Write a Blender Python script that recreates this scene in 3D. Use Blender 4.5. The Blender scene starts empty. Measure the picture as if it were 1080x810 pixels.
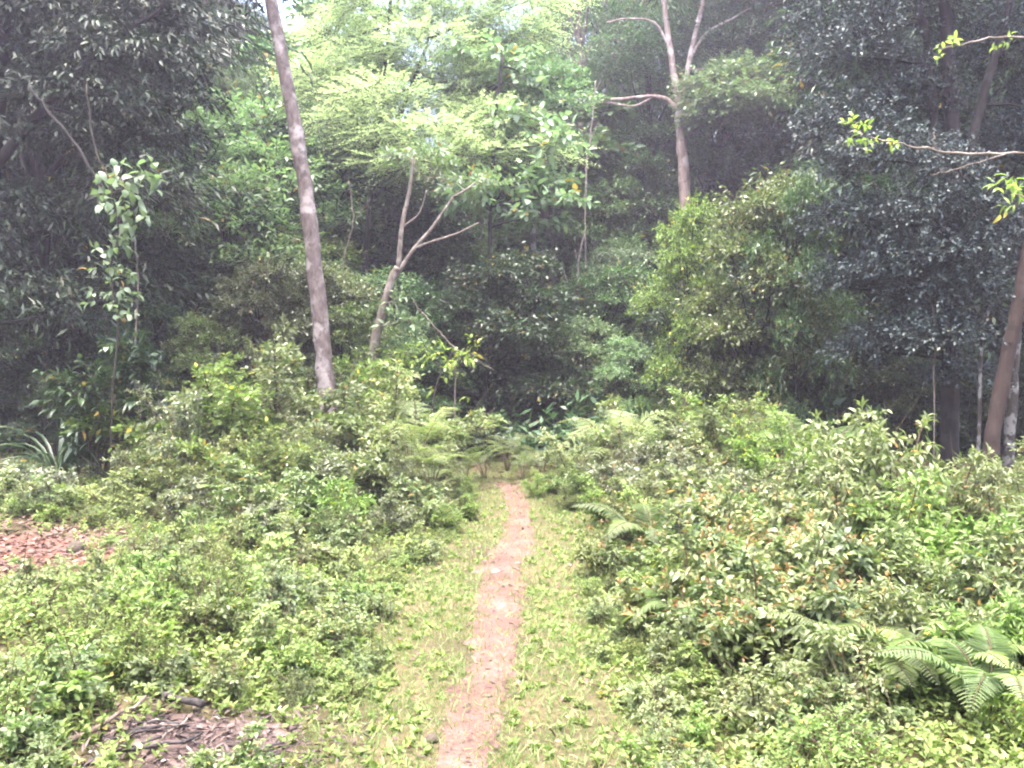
import bpy, math
import numpy as np
from mathutils import Vector

R = math.radians
RNG = np.random.default_rng(7)
scene = bpy.context.scene
COL = scene.collection

# ------------------------------------------------------------------ camera model (photo pixels 1080 x 810)
F, CZ, HZ = 864.0, 1.75, 390.0
def W(px, py, d):
    return np.array([(px - 540) / F * d, d, CZ + (HZ - py) / F * d])

def sstep(a, b, x):
    t = np.clip((x - a) / (b - a), 0, 1)
    return t * t * (3 - 2 * t)

PATH = [(-1.5, -0.10, .50), (1.5, -0.20, .52), (3.6, -0.23, .40), (4.1, -.19, .36), (4.9, -.12, .36), (5.6, -.12, .44), (7.2, -.085, .5), (8.0, .03, .40),
        (9.5, .105, .33), (10.9, .10, .32), (12.2, -.03, .40), (13.6, -.35, .42), (15.5, -.9, .4), (18, -1.7, .4)]
PY = np.array([p[0] for p in PATH]); PW_ = 1; PX = np.array([p[1] for p in PATH]); PW = np.array([p[2] for p in PATH])
def path_x(y): return np.interp(y, PY, PX)
def path_w(y): return np.interp(y, PY, PW)

def h(x, y):
    x = np.asarray(x, float); y = np.asarray(y, float)
    d = np.abs(x - path_x(y))
    z = 0.10 * sstep(.5, 2.2, d) + .18 * sstep(2, 6, d)
    z = z + .05 * np.sin(x * .9 + .6) * np.cos(y * .7) * sstep(.4, 1.5, d) + .018 * np.sin(x * 3.1) * np.sin(y * 2.7 + 1)
    u = np.maximum(0, y - 17 + .22 * np.maximum(0, np.abs(x) - 5))
    z = z + .41 * u * sstep(0, 6, u) - .36 * np.maximum(0, u - 42)
    z = z + .5 * np.sin(x * .21 + 1) * np.sin(y * .17) * sstep(18, 30, y)
    return z

# ------------------------------------------------------------------ materials
def nodes(m):
    m.use_nodes = True
    nt = m.node_tree
    for n in list(nt.nodes): nt.nodes.remove(n)
    return nt, nt.nodes.new, nt.links.new

def leaf_mat(name, dark, mid, light, old=(.22, .15, .04), rough=.42, trans=.3, spec=.5, old_at=.965):
    m = bpy.data.materials.new(name)
    nt, N, L = nodes(m)
    out = N('ShaderNodeOutputMaterial')
    at = N('ShaderNodeAttribute'); at.attribute_name = 'tint'
    oi = N('ShaderNodeObjectInfo')
    tc = N('ShaderNodeTexCoord')
    nz = N('ShaderNodeTexNoise'); nz.inputs['Scale'].default_value = 1.3; nz.inputs['Detail'].default_value = 2
    L(tc.outputs['Object'], nz.inputs['Vector'])
    mx = N('ShaderNodeMath'); mx.operation = 'MULTIPLY_ADD'
    L(nz.outputs['Fac'], mx.inputs[0]); mx.inputs[1].default_value = .5; mx.inputs[2].default_value = -.25
    ad = N('ShaderNodeMath'); ad.operation = 'ADD'
    L(at.outputs['Fac'], ad.inputs[0]); L(mx.outputs[0], ad.inputs[1])
    cr = N('ShaderNodeValToRGB'); e = cr.color_ramp.elements
    e[0].position = 0; e[0].color = (*dark, 1); e[1].position = .5; e[1].color = (*mid, 1)
    x = e.new(.92); x.color = (*light, 1)
    L(ad.outputs[0], cr.inputs['Fac'])
    # old leaves
    gt = N('ShaderNodeMath'); gt.operation = 'GREATER_THAN'; gt.inputs[1].default_value = old_at
    L(at.outputs['Fac'], gt.inputs[0])
    mo = N('ShaderNodeMix'); mo.data_type = 'RGBA'; mo.inputs['B'].default_value = (*old, 1)
    L(gt.outputs[0], mo.inputs['Factor']); L(cr.outputs['Color'], mo.inputs['A'])
    hs = N('ShaderNodeHueSaturation')
    hr = N('ShaderNodeMapRange'); hr.inputs['To Min'].default_value = .486; hr.inputs['To Max'].default_value = .507
    vr = N('ShaderNodeMapRange'); vr.inputs['To Min'].default_value = .8; vr.inputs['To Max'].default_value = 1.2
    L(oi.outputs['Random'], hr.inputs['Value']); L(oi.outputs['Random'], vr.inputs['Value'])
    L(hr.outputs[0], hs.inputs['Hue']); L(vr.outputs[0], hs.inputs['Value']); L(mo.outputs['Result'], hs.inputs['Color'])
    p = N('ShaderNodeBsdfPrincipled')
    L(hs.outputs['Color'], p.inputs['Base Color'])
    p.inputs['Roughness'].default_value = rough
    p.inputs['Specular IOR Level'].default_value = spec
    if trans > 0:
        t = N('ShaderNodeBsdfTranslucent')
        tm = N('ShaderNodeMix'); tm.data_type = 'RGBA'; tm.blend_type = 'MULTIPLY'; tm.inputs['Factor'].default_value = 1
        tm.inputs['B'].default_value = (1.2, 1.4, .85, 1)
        L(hs.outputs['Color'], tm.inputs['A']); L(tm.outputs['Result'], t.inputs['Color'])
        ms = N('ShaderNodeMixShader'); ms.inputs[0].default_value = trans
        L(p.outputs[0], ms.inputs[1]); L(t.outputs[0], ms.inputs[2]); L(ms.outputs[0], out.inputs['Surface'])
    else:
        L(p.outputs[0], out.inputs['Surface'])
    return m

def bark_mat(name, base, patch, dark, scale=6, patch_amt=.5, stretch=.25, rough=.85, cut=.1):
    m = bpy.data.materials.new(name)
    nt, N, L = nodes(m)
    out = N('ShaderNodeOutputMaterial'); p = N('ShaderNodeBsdfPrincipled'); L(p.outputs[0], out.inputs['Surface'])
    p.inputs['Roughness'].default_value = rough; p.inputs['Specular IOR Level'].default_value = .25
    tc = N('ShaderNodeTexCoord'); mp = N('ShaderNodeMapping'); mp.inputs['Scale'].default_value = (1, 1, stretch)
    L(tc.outputs['Object'], mp.inputs['Vector'])
    n1 = N('ShaderNodeTexNoise'); n1.inputs['Scale'].default_value = scale * 4; n1.inputs['Detail'].default_value = 6; n1.inputs['Roughness'].default_value = .65
    n2 = N('ShaderNodeTexNoise'); n2.inputs['Scale'].default_value = scale; n2.inputs['Detail'].default_value = 4
    n3 = N('ShaderNodeTexNoise'); n3.inputs['Scale'].default_value = scale * 2.3; n3.inputs['Detail'].default_value = 3
    L(mp.outputs[0], n1.inputs['Vector']); L(tc.outputs['Object'], n2.inputs['Vector']); L(tc.outputs['Object'], n3.inputs['Vector'])
    r1 = N('ShaderNodeValToRGB'); r1.color_ramp.elements[0].position = .32; r1.color_ramp.elements[1].position = .68
    r1.color_ramp.elements[0].color = (*dark, 1); r1.color_ramp.elements[1].color = (*base, 1)
    L(n1.outputs['Fac'], r1.inputs['Fac'])
    mr = N('ShaderNodeMapRange'); mr.inputs['From Min'].default_value = .5; mr.inputs['From Max'].default_value = .5 + cut; mr.inputs['To Max'].default_value = patch_amt
    L(n2.outputs['Fac'], mr.inputs['Value'])
    m1 = N('ShaderNodeMix'); m1.data_type = 'RGBA'; m1.inputs['B'].default_value = (*patch, 1)
    L(mr.outputs[0], m1.inputs['Factor']); L(r1.outputs[0], m1.inputs['A'])
    m2 = N('ShaderNodeMapRange'); m2.inputs['From Min'].default_value = .58; m2.inputs['From Max'].default_value = .66; m2.inputs['To Max'].default_value = .7
    L(n3.outputs['Fac'], m2.inputs['Value'])
    m3 = N('ShaderNodeMix'); m3.data_type = 'RGBA'; m3.inputs['B'].default_value = (dark[0] * .7, dark[1] * .75, dark[2] * .65, 1)
    L(m2.outputs[0], m3.inputs['Factor']); L(m1.outputs['Result'], m3.inputs['A'])
    L(m3.outputs['Result'], p.inputs['Base Color'])
    b = N('ShaderNodeBump'); b.inputs['Strength'].default_value = .6; b.inputs['Distance'].default_value = .03
    L(n1.outputs['Fac'], b.inputs['Height']); L(b.outputs[0], p.inputs['Normal'])
    return m

def soil_mat(name, cols, scale=3.0, bump=.02):
    m = bpy.data.materials.new(name)
    nt, N, L = nodes(m)
    out = N('ShaderNodeOutputMaterial'); p = N('ShaderNodeBsdfPrincipled'); L(p.outputs[0], out.inputs['Surface'])
    p.inputs['Roughness'].default_value = .95; p.inputs['Specular IOR Level'].default_value = .15
    tc = N('ShaderNodeTexCoord')
    n1 = N('ShaderNodeTexNoise'); n1.inputs['Scale'].default_value = scale; n1.inputs['Detail'].default_value = 8; n1.inputs['Roughness'].default_value = .7
    n2 = N('ShaderNodeTexNoise'); n2.inputs['Scale'].default_value = scale * 18; n2.inputs['Detail'].default_value = 5; n2.inputs['Roughness'].default_value = .7
    L(tc.outputs['Object'], n1.inputs['Vector']); L(tc.outputs['Object'], n2.inputs['Vector'])
    r = N('ShaderNodeValToRGB'); e = r.color_ramp.elements
    e[0].position = .3; e[0].color = (*cols[0], 1); e[1].position = .7; e[1].color = (*cols[-1], 1)
    if len(cols) == 3:
        x = e.new(.5); x.color = (*cols[1], 1)
    L(n1.outputs['Fac'], r.inputs['Fac'])
    r2 = N('ShaderNodeMapRange'); r2.inputs['From Min'].default_value = .3; r2.inputs['From Max'].default_value = .7; r2.inputs['To Min'].default_value = .45; r2.inputs['To Max'].default_value = 1.4
    L(n2.outputs['Fac'], r2.inputs['Value'])
    mm = N('ShaderNodeMix'); mm.data_type = 'RGBA'; mm.blend_type = 'MULTIPLY'; mm.inputs['Factor'].default_value = 1
    L(r.outputs[0], mm.inputs['A']); L(r2.outputs[0], mm.inputs['B']); L(mm.outputs['Result'], p.inputs['Base Color'])
    b = N('ShaderNodeBump'); b.inputs['Strength'].default_value = .8; b.inputs['Distance'].default_value = bump
    L(n2.outputs['Fac'], b.inputs['Height']); L(b.outputs[0], p.inputs['Normal'])
    return m

M = {}
M['herb'] = leaf_mat('herb_leaf', (.088, .13, .034), (.148, .203, .058), (.225, .283, .105), old=(.30, .24, .07), rough=.55, trans=.35, spec=.3)
M['grass'] = leaf_mat('grass_blade', (.08, .125, .036), (.135, .19, .058), (.205, .26, .10), old=(.24, .20, .10), rough=.6, trans=.35, old_at=.93)
M['shrub'] = leaf_mat('shrub_leaf', (.062, .098, .036), (.12, .162, .058), (.19, .232, .095), rough=.42, trans=.35)
M['shrub_olive'] = leaf_mat('olive_shrub_leaf', (.075, .103, .038), (.135, .167, .064), (.205, .232, .105), old=(.33, .21, .08), rough=.45, trans=.35, old_at=.955)
M['shrub_grey'] = leaf_mat('grey_green_leaf', (.072, .09, .05), (.125, .145, .08), (.195, .215, .13), rough=.4, old_at=.97)
M['bright'] = leaf_mat('bright_leaf', (.075, .125, .03), (.135, .20, .055), (.205, .28, .095), old=(.38, .33, .05), rough=.5, trans=.4, spec=.35)
M['lime'] = leaf_mat('lime_leaf', (.12, .18, .035), (.20, .27, .06), (.28, .345, .10), old=(.36, .30, .06), rough=.38, trans=.45, old_at=.93)
M['redtip'] = leaf_mat('young_red_leaf', (.19, .085, .04), (.25, .16, .06), (.28, .24, .08), old=(.24, .06, .035), rough=.4, trans=.35, old_at=.9)
M['fern'] = leaf_mat('fern_leaf', (.065, .10, .04), (.11, .155, .06), (.17, .215, .095), old=(.25, .2, .08), rough=.5, trans=.4, old_at=.99)
M['fern_pale'] = leaf_mat('pale_fern_leaf', (.12, .165, .06), (.18, .235, .09), (.25, .30, .13), old=(.36, .33, .10), rough=.5, trans=.4, old_at=.97)
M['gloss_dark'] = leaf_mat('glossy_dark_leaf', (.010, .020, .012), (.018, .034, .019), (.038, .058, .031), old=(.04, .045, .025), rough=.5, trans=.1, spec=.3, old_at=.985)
M['gloss_sky_sheen'] = leaf_mat('small_glossy_leaf', (.024, .037, .039), (.043, .060, .063), (.078, .102, .108), old=(.05, .055, .03), rough=.5, trans=.1, spec=.35, old_at=.985)  # bluish sheen of the sky put into the base colour
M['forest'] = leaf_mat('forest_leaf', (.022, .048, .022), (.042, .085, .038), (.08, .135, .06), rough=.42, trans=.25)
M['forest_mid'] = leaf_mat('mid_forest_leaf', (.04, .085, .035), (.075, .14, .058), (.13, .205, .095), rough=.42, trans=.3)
M['forest_shade'] = leaf_mat('shade_forest_leaf', (.012, .026, .011), (.024, .046, .018), (.045, .075, .03), rough=.4, trans=.2)  # forest leaf darkened in colour to stand for deep shade
M['feather'] = leaf_mat('feathery_bloom_leaf', (.26, .32, .19), (.35, .41, .27), (.43, .485, .35), rough=.55, trans=.45, old_at=.99)  # leaf colour paled to carry the bloom of the bright sky
M['pale_big'] = leaf_mat('pale_big_leaf', (.095, .155, .08), (.155, .225, .125), (.22, .285, .175), rough=.42, trans=.35)
M['mint'] = leaf_mat('mint_leaf', (.08, .14, .065), (.14, .215, .11), (.21, .295, .165), rough=.42, trans=.35)
M['russet'] = leaf_mat('russet_leaf', (.16, .09, .045), (.26, .17, .08), (.34, .25, .12), rough=.6, trans=.3)
M['litter'] = leaf_mat('dead_leaf', (.055, .028, .021), (.092, .048, .038), (.14, .085, .067), old=(.2, .14, .11), rough=.8, trans=.1, old_at=.9)
M['chip'] = leaf_mat('wood_chip', (.028, .019, .018), (.07, .046, .041), (.13, .095, .085), old=(.24, .22, .21), rough=.8, trans=0, old_at=.94)
M['stem'] = bark_mat('green_brown_stem', (.10, .075, .045), (.08, .09, .035), (.05, .035, .022), scale=8)
M['stem_dark'] = bark_mat('dark_stem', (.045, .035, .028), (.06, .055, .045), (.02, .016, .014), scale=8)
M['bark_pink'] = bark_mat('pinkish_pale_bark', (.15, .118, .114), (.28, .245, .24), (.06, .045, .042), scale=3.6, patch_amt=.85, stretch=.45, cut=.12)
M['bark_white'] = bark_mat('whitish_bark', (.26, .20, .18), (.38, .33, .31), (.12, .08, .07), scale=2.5, patch_amt=.7)
M['bark_pale'] = bark_mat('pale_grey_bark', (.17, .14, .12), (.27, .24, .215), (.07, .053, .045), scale=4)
M['bark_brown'] = bark_mat('red_brown_bark', (.034, .021, .018), (.052, .038, .034), (.016, .01, .009), scale=4, patch_amt=.4)
M['bark_dark'] = bark_mat('dark_bark', (.022, .018, .018), (.04, .036, .036), (.010, .008, .008), scale=4)
M['bark_mottle'] = bark_mat('lichen_mottled_bark', (.045, .038, .036), (.16, .155, .155), (.022, .018, .016), scale=7, patch_amt=.8, cut=.05)
M['twig_white'] = bark_mat('bleached_twig', (.22, .19, .18), (.30, .27, .26), (.10, .08, .075), scale=8)
M['ground'] = soil_mat('forest_soil', [(.042, .034, .02), (.068, .058, .03), (.115, .082, .05)], scale=1.1)
M['path'] = soil_mat('pinkish_path_soil', [(.058, .034, .027), (.102, .061, .050), (.147, .094, .080)], scale=2.6, bump=.012)
M['earth'] = soil_mat('red_earth', [(.085, .036, .025), (.13, .062, .046), (.175, .10, .08)], scale=4)
M['ash'] = soil_mat('dark_ash_soil', [(.06, .042, .038), (.11, .078, .07), (.18, .135, .12)], scale=5)
M['stone'] = soil_mat('pale_stone', [(.28, .25, .235), (.36, .33, .31), (.44, .41, .39)], scale=12)
M['stone_brown'] = soil_mat('brown_stone', [(.07, .055, .045), (.10, .08, .065), (.14, .115, .095)], scale=9)
M['char'] = bark_mat('charred_wood', (.05, .042, .044), (.10, .085, .085), (.012, .011, .011), scale=14)
M['deadwood'] = bark_mat('dead_wood', (.15, .11, .095), (.25, .205, .185), (.07, .048, .038), scale=12)

# ------------------------------------------------------------------ mesh building
def nrm(a):
    return a / np.maximum(np.linalg.norm(a, axis=-1, keepdims=True), 1e-9)

T4 = (np.array([(0, 0, 0), (.45, .5, .07), (1, 0, -.06), (.45, -.5, .07)], float), np.array([(0, 3, 2, 1)]))
T6 = (np.array([(0, 0, 0), (1, 0, -.13), (.28, .5, .07), (.68, .36, .0), (.28, -.5, .07), (.68, -.36, .0)], float), np.array([(0, 4, 5, 1), (0, 1, 3, 2)]))
_r = [(0, .04, 0), (.22, .42, .05), (.48, .5, .04), (.76, .33, -.05), (1, .02, -.2)]
_v = []
for (t, w, z) in _r: _v += [(t, w, z + .12 * w), (t, 0, z), (t, -w, z + .12 * w)]
_q = []
for i in range(4):
    a = 3 * i
    _q += [(a + 1, a + 4, a + 3, a), (a + 2, a + 5, a + 4, a + 1)]
TB = (np.array(_v), np.array(_q))
TG = (np.array([(0, .5, 0), (0, -.5, 0), (.55, .38, .0), (.55, -.38, .0), (1, 0, -.22)], float), np.array([(0, 1, 3, 2), (2, 3, 4, 4)]))

class MB:
    def __init__(s): s.v = []; s.q = []; s.t = []; s.n = 0
    def add(s, v, q, t):
        s.v.append(v); s.q.append(q + s.n); s.t.append(t); s.n += len(v)
    def leaves(s, P, D, U, Ln, Wd, T, tint):
        tv, tq = T; k = len(P)
        if k == 0: return
        D = nrm(D); S = nrm(np.cross(U, D)); U = np.cross(D, S)
        Ln = np.broadcast_to(Ln, (k,))[:, None, None]; Wd = np.broadcast_to(Wd, (k,))[:, None, None]
        v = P[:, None, :] + Ln * tv[None, :, 0:1] * D[:, None, :] + Wd * tv[None, :, 1:2] * S[:, None, :] + Ln * tv[None, :, 2:3] * U[:, None, :]
        q = tq[None] + (np.arange(k) * len(tv))[:, None, None]
        s.add(v.reshape(-1, 3), q.reshape(-1, 4), np.repeat(tint, len(tq)))
    def tube(s, pts, rad, n=8, rng=None, rough=0.0, tint=.5):
        pts = np.asarray(pts, float); m = len(pts); rad = np.broadcast_to(rad, (m,))
        tan = nrm(np.gradient(pts, axis=0))
        ref = np.array([1., .1, .05]) if abs(tan[0, 0]) < .8 else np.array([0., 1., .1])
        A = nrm(np.cross(tan, ref)); B = np.cross(tan, A)
        ang = np.arange(n) / n * 2 * np.pi
        rr = rad[:, None] * np.ones((m, n))
        if rng is not None and rough: rr = rr * (1 + rough * rng.standard_normal((m, n)))
        v = pts[:, None, :] + rr[:, :, None] * (np.cos(ang)[None, :, None] * A[:, None, :] + np.sin(ang)[None, :, None] * B[:, None, :])
        i = np.arange(m - 1)[:, None] * n; j = np.arange(n)[None]; j2 = (j + 1) % n
        q = np.stack([i + j, i + j2, i + n + j2, i + n + j], -1).reshape(-1, 4)
        v = np.concatenate([v.reshape(-1, 3), pts[:1], pts[-1:]])
        a, b = m * n, m * n + 1
        j = np.arange(n); j2 = (j + 1) % n
        q = np.concatenate([q, np.stack([np.full(n, a), j2, j, j], -1), np.stack([np.full(n, b), (m - 1) * n + j, (m - 1) * n + j2, (m - 1) * n + j2], -1)])
        s.add(v, q, np.full(len(q), tint))
    def sticks(s, P0, P1, r0, r1):
        k = len(P0)
        if k == 0: return
        d = nrm(P1 - P0); ref = np.where(np.abs(d[:, 2:3]) < .9, np.array([[0, 0, 1.]]), np.array([[1., 0, 0]]))
        A = nrm(np.cross(d, ref)); B = np.cross(d, A)
        ang = np.arange(3) / 3 * 2 * np.pi
        o = np.cos(ang)[None, :, None] * A[:, None] + np.sin(ang)[None, :, None] * B[:, None]
        v = np.concatenate([P0[:, None] + o * np.reshape(np.broadcast_to(r0, (k,)), (-1, 1, 1)), P1[:, None] + o * np.reshape(np.broadcast_to(r1, (k,)), (-1, 1, 1))], 1)
        q = np.array([(0, 1, 4, 3), (1, 2, 5, 4), (2, 0, 3, 5)])[None] + (np.arange(k) * 6)[:, None, None]
        s.add(v.reshape(-1, 3), q.reshape(-1, 4), np.full(3 * k, .5))
    def build(s, name, mat, parent=None, smooth=False):
        v = np.concatenate(s.v).astype(np.float32); q = np.concatenate(s.q); t = np.concatenate(s.t).astype(np.float32)
        tri = q[:, 2] == q[:, 3]
        cnt = np.where(tri, 3, 4)
        mask = np.ones(q.shape, bool); mask[tri, 3] = False
        loops = q[mask].astype(np.int32)
        me = bpy.data.meshes.new(name)
        me.vertices.add(len(v)); me.vertices.foreach_set('co', v.ravel())
        me.loops.add(len(loops)); me.loops.foreach_set('vertex_index', loops)
        st = np.concatenate([[0], np.cumsum(cnt)[:-1]]).astype(np.int32)
        me.polygons.add(len(q)); me.polygons.foreach_set('loop_start', st)
        if smooth: me.polygons.foreach_set('use_smooth', np.ones(len(q), bool))
        a = me.attributes.new('tint', 'FLOAT', 'FACE'); a.data.foreach_set('value', t)
        me.update(calc_edges=True)
        me.materials.append(mat)
        o = bpy.data.objects.new(name, me); COL.objects.link(o)
        if parent is not None: o.parent = parent
        return o

def tag(o, label=None, cat=None, group=None, kind=None):
    if label: o['label'] = label
    if cat: o['category'] = cat
    if group: o['group'] = group
    if kind: o['kind'] = kind
    return o

def empty(name, loc=(0, 0, 0)):
    o = bpy.data.objects.new(name, None); COL.objects.link(o); o.location = loc; o.empty_display_size = .2
    return o

def bez(p0, p1, p2, n):
    t = np.linspace(0, 1, n)[:, None]
    return (1 - t) ** 2 * np.asarray(p0) + 2 * t * (1 - t) * np.asarray(p1) + t * t * np.asarray(p2)

def smooth_line(pts, n):
    pts = np.asarray(pts, float); m = len(pts)
    if m == 2:
        return pts[0] + (pts[1] - pts[0]) * np.linspace(0, 1, n)[:, None]
    P = np.vstack([2 * pts[0] - pts[1], pts, 2 * pts[-1] - pts[-2]])
    out = []
    for u in np.linspace(0, m - 1 - 1e-6, n):
        i = int(u); t = u - i; a, b, c, d = P[i], P[i + 1], P[i + 2], P[i + 3]
        out.append(.5 * ((2 * b) + (-a + c) * t + (2 * a - 5 * b + 4 * c - d) * t * t + (-a + 3 * b - 3 * c + d) * t ** 3))
    return np.array(out)

def twigs(lb, sb, P0, dr, ln, k, ll, lw, rng, T=T4, droop=.2, sag=.15, flat=0., r=.004, upn=.45, tint_shift=0., spread=.85, petiole=.0, tint=None):
    """leafy twigs: N twigs with k leaves each"""
    n = len(P0); dr = nrm(dr); ln = np.broadcast_to(ln, (n,))
    tip = P0 + dr * ln[:, None] + np.array([0, 0, -1.]) * (sag * ln)[:, None]
    if sb is not None: sb.sticks(P0, tip, r, r * .5)
    t = (np.linspace(.2, 1, k)[None] + rng.uniform(-.06, .06, (n, k)))
    pos = P0[:, None] + dr[:, None] * (ln[:, None] * t)[..., None] + np.array([0, 0, -1.]) * (sag * ln[:, None] * t ** 2)[..., None]
    ref = np.where(np.abs(dr[:, 2:3]) < .92, np.array([[0, 0, 1.]]), np.array([[1., 0, 0]]))
    A = nrm(np.cross(dr, ref)); B = np.cross(dr, A)
    phi = np.arange(k)[None] * 2.4 + rng.uniform(0, 6.28, (n, 1)) + rng.normal(0, .4, (n, k))
    if flat > 0:
        side = np.where(np.arange(k) % 2 == 0, 0., np.pi)[None] + rng.normal(0, .35, (n, k))
        phi = np.where(rng.random((n, k)) < flat, side, phi)
    out = np.cos(phi)[..., None] * A[:, None] + np.sin(phi)[..., None] * B[:, None]
    D = dr[:, None] * (.35 + .5 * t[..., None]) + out * spread + np.array([0, 0, -droop]) + rng.normal(0, .18, (n, k, 3))
    U = np.array([0, 0, 1.]) + rng.normal(0, upn, (n, k, 3)) + out * .15
    L_ = ll * (.55 + .6 * rng.random((n, k)))
    W_ = lw * (.6 + .5 * rng.random((n, k)))
    tn = np.clip(rng.normal(.42 + tint_shift, .2, (n, k)), 0, 1) if tint is None else np.clip(rng.normal(tint, .15, (n, k)), 0, 1)
    odd = rng.random((n, k)); tn = np.where(odd > .98, .99, np.minimum(tn, .95))
    pos = pos + D * petiole
    lb.leaves(pos.reshape(-1, 3), D.reshape(-1, 3), U.reshape(-1, 3), L_.ravel(), W_.ravel(), T, tn.ravel())

def clump(lb, sb, c, rad, ntw, tl, k, ll, lw, rng, **kw):
    """an uneven puff of twigs radiating from an ellipsoid"""
    c = np.asarray(c, float); rad = np.asarray(rad, float)
    d = nrm(rng.standard_normal((ntw, 3)))
    low = d[:, 2] < -.25
    d[low, 2] *= -rng.random(low.sum())
    d = nrm(d)
    az = np.arctan2(d[:, 1], d[:, 0])
    s1, s2 = rng.uniform(0, 6.28, 2)
    lump = 1 + .22 * np.sin(3 * az + s1) * np.cos(4 * d[:, 2] + s2) + .12 * np.sin(7 * az + s2)
    rr = (.35 + .65 * rng.random(ntw) ** .5) * lump
    P0 = c + d * rad * rr[:, None] - d * tl * .5
    dr = d * np.array([1, 1, .6]) + rng.normal(0, .35, (ntw, 3)) + np.array([0, 0, kw.pop('lift', .1)])
    twigs(lb, sb, P0, dr, tl * (.6 + .7 * rng.random(ntw)), k, ll, lw, rng, **kw)

def base_to_ground(pts):
    p = np.asarray(pts[0], float); g = np.array([p[0], p[1], float(h(p[0], p[1])) - .15])
    if p[2] > g[2] + .3: return np.vstack([g + np.array([(p[0] - pts[1][0]) * .15, 0, 0]), pts])
    return np.asarray(pts)

# ------------------------------------------------------------------ copies
def spawn(proto, used, loc, rz=0., sc=1., label=None, cat=None, group=None, mats=None, tilt=0.):
    if not used.get(proto.name):
        used[proto.name] = True; o = proto; kids = list(proto.children)
    else:
        o = proto.copy(); COL.objects.link(o); kids = []
        for ch in proto.children:
            c = ch.copy(); COL.objects.link(c); c.parent = o; kids.append(c)
            for g in ch.children:
                e = g.copy(); COL.objects.link(e); e.parent = c
    o.location = loc; o.rotation_euler = (RNG.normal(0, tilt), RNG.normal(0, tilt), rz); o.scale = (sc, sc, sc) if np.isscalar(sc) else sc
    for key in ('label', 'category', 'group'):
        if key in o.keys(): del o[key]
    tag(o, label, cat, group)
    if mats:
        for c in kids:
            k = c.name.split('.')[0]
            if k in mats:
                c.material_slots[0].link = 'OBJECT'; c.material_slots[0].material = M[mats[k]]
    return o
USED = {}

# ================================================================== prototypes
def shrub(name, seed, hgt, wid, nst, ntw, k, ll, lw, T, leafmat, tl=.28, tip=None, stemmat='stem', droop=.2, flat=.3, lo=.12, sag=.12, upn=.45):
    """a shrub of arching stems; returns the thing and its height"""
    rng = np.random.default_rng(seed)
    root = empty(name); lb, sb, nb = MB(), MB(), MB()
    for i in range(nst):
        a = i / nst * 6.283 + rng.uniform(-.5, .5); rad = wid * .5 * rng.uniform(.25, 1.) if i else 0
        top = np.array([math.cos(a) * rad, math.sin(a) * rad, hgt * (1 - .4 * (rad / (wid * .5)) ** 2) * (rng.uniform(.55, 1.0) if rng.random() > .22 else rng.uniform(1.02, 1.22))]); ls = rng.uniform(.72, 1.35)
        b = np.array([math.cos(a), math.sin(a), 0]) * rng.uniform(.02, .1)
        pts = bez(b - np.array([0, 0, .08]), b * .5 + top * np.array([.35, .35, .7]), top, 9) + rng.normal(0, .012, (9, 3))
        sb.tube(pts, np.linspace(.010 + .006 * hgt, .004, 9), 5)
        m = max(4, ntw // nst)
        u = lo + (1 - lo) * rng.random(m) ** .75
        P0 = np.stack([np.interp(u, np.linspace(0, 1, 9), pts[:, j]) for j in range(3)], 1)
        dr = nrm(rng.standard_normal((m, 3)) * np.array([1, 1, .45]) + np.array([0, 0, .35]) + np.array([math.cos(a), math.sin(a), 0]) * .35)
        L_ = tl * (1.25 - .6 * u) * rng.uniform(.7, 1.3, m)
        twigs(lb, sb, P0, dr, L_ * rng.uniform(.8, 1.35, m), k, ll * ls, lw * ls * rng.uniform(.8, 1.2), rng, T=T, droop=droop, flat=flat, sag=sag, upn=upn, tint_shift=rng.normal(0, .12))
        if i % 2: E0 = pts[-3:-1]; sb.sticks(E0, E0 + rng.normal(0, .2, (2, 3)) + [0, 0, .22], .004, .002)
        twigs(lb, None, pts[-1:] - np.array([0, 0, tl * .3]), np.array([[0, 0, 1.]]) + rng.normal(0, .25, (1, 3)), tl * .6, k, ll, lw, rng, T=T, droop=droop * .3)
        if tip:
            E = P0 + dr * L_[:, None]; sel = rng.random(m) < tip
            if sel.any(): twigs(nb, None, E[sel], dr[sel] + np.array([0, 0, .6]), .06, 4, ll * .7, lw * .6, rng, T=T, droop=-.1, sag=0)
            twigs(nb, None, pts[-1:], np.array([[0, 0, 1.]]), .08, 5, ll * .7, lw * .6, rng, T=T, droop=-.2, sag=0)
    lb.build('foliage', M[leafmat], root); sb.build('stem', M[stemmat], root)
    if tip: nb.build('young_leaves', M['redtip'], root)
    return root, hgt * 1.14

PROTO = {}
PROTO['fine1'] = shrub('fine_leaved_shrub', 11, 1.35, 1.9, 9, 620, 10, .075, .034, T4, 'shrub', tl=.26)
PROTO['fine2'] = shrub('fine_leaved_shrub', 12, 1.2, 2.1, 11, 680, 10, .070, .036, T4, 'shrub_olive', tl=.24)
PROTO['mid1'] = shrub('leafy_shrub', 13, 1.4, 1.7, 8, 330, 8, .12, .05, T6, 'shrub', tl=.32)
PROTO['mid2'] = shrub('leafy_shrub', 14, 1.3, 1.9, 9, 360, 8, .115, .055, T6, 'shrub_olive', tl=.3, droop=.3)
PROTO['big1'] = shrub('broad_leaved_shrub', 15, 1.5, 1.5, 7, 150, 9, .135, .052, TB, 'bright', tl=.36, droop=.28)
PROTO['big2'] = shrub('broad_leaved_shrub', 16, 1.2, 1.4, 8, 130, 7, .17, .085, TB, 'shrub_grey', tl=.3, droop=.32)
PROTO['red1'] = shrub('red_tipped_shrub', 17, 1.2, 1.5, 9, 230, 8, .105, .046, TB, 'shrub_olive', tl=.28, tip=.22, droop=.3)
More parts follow.
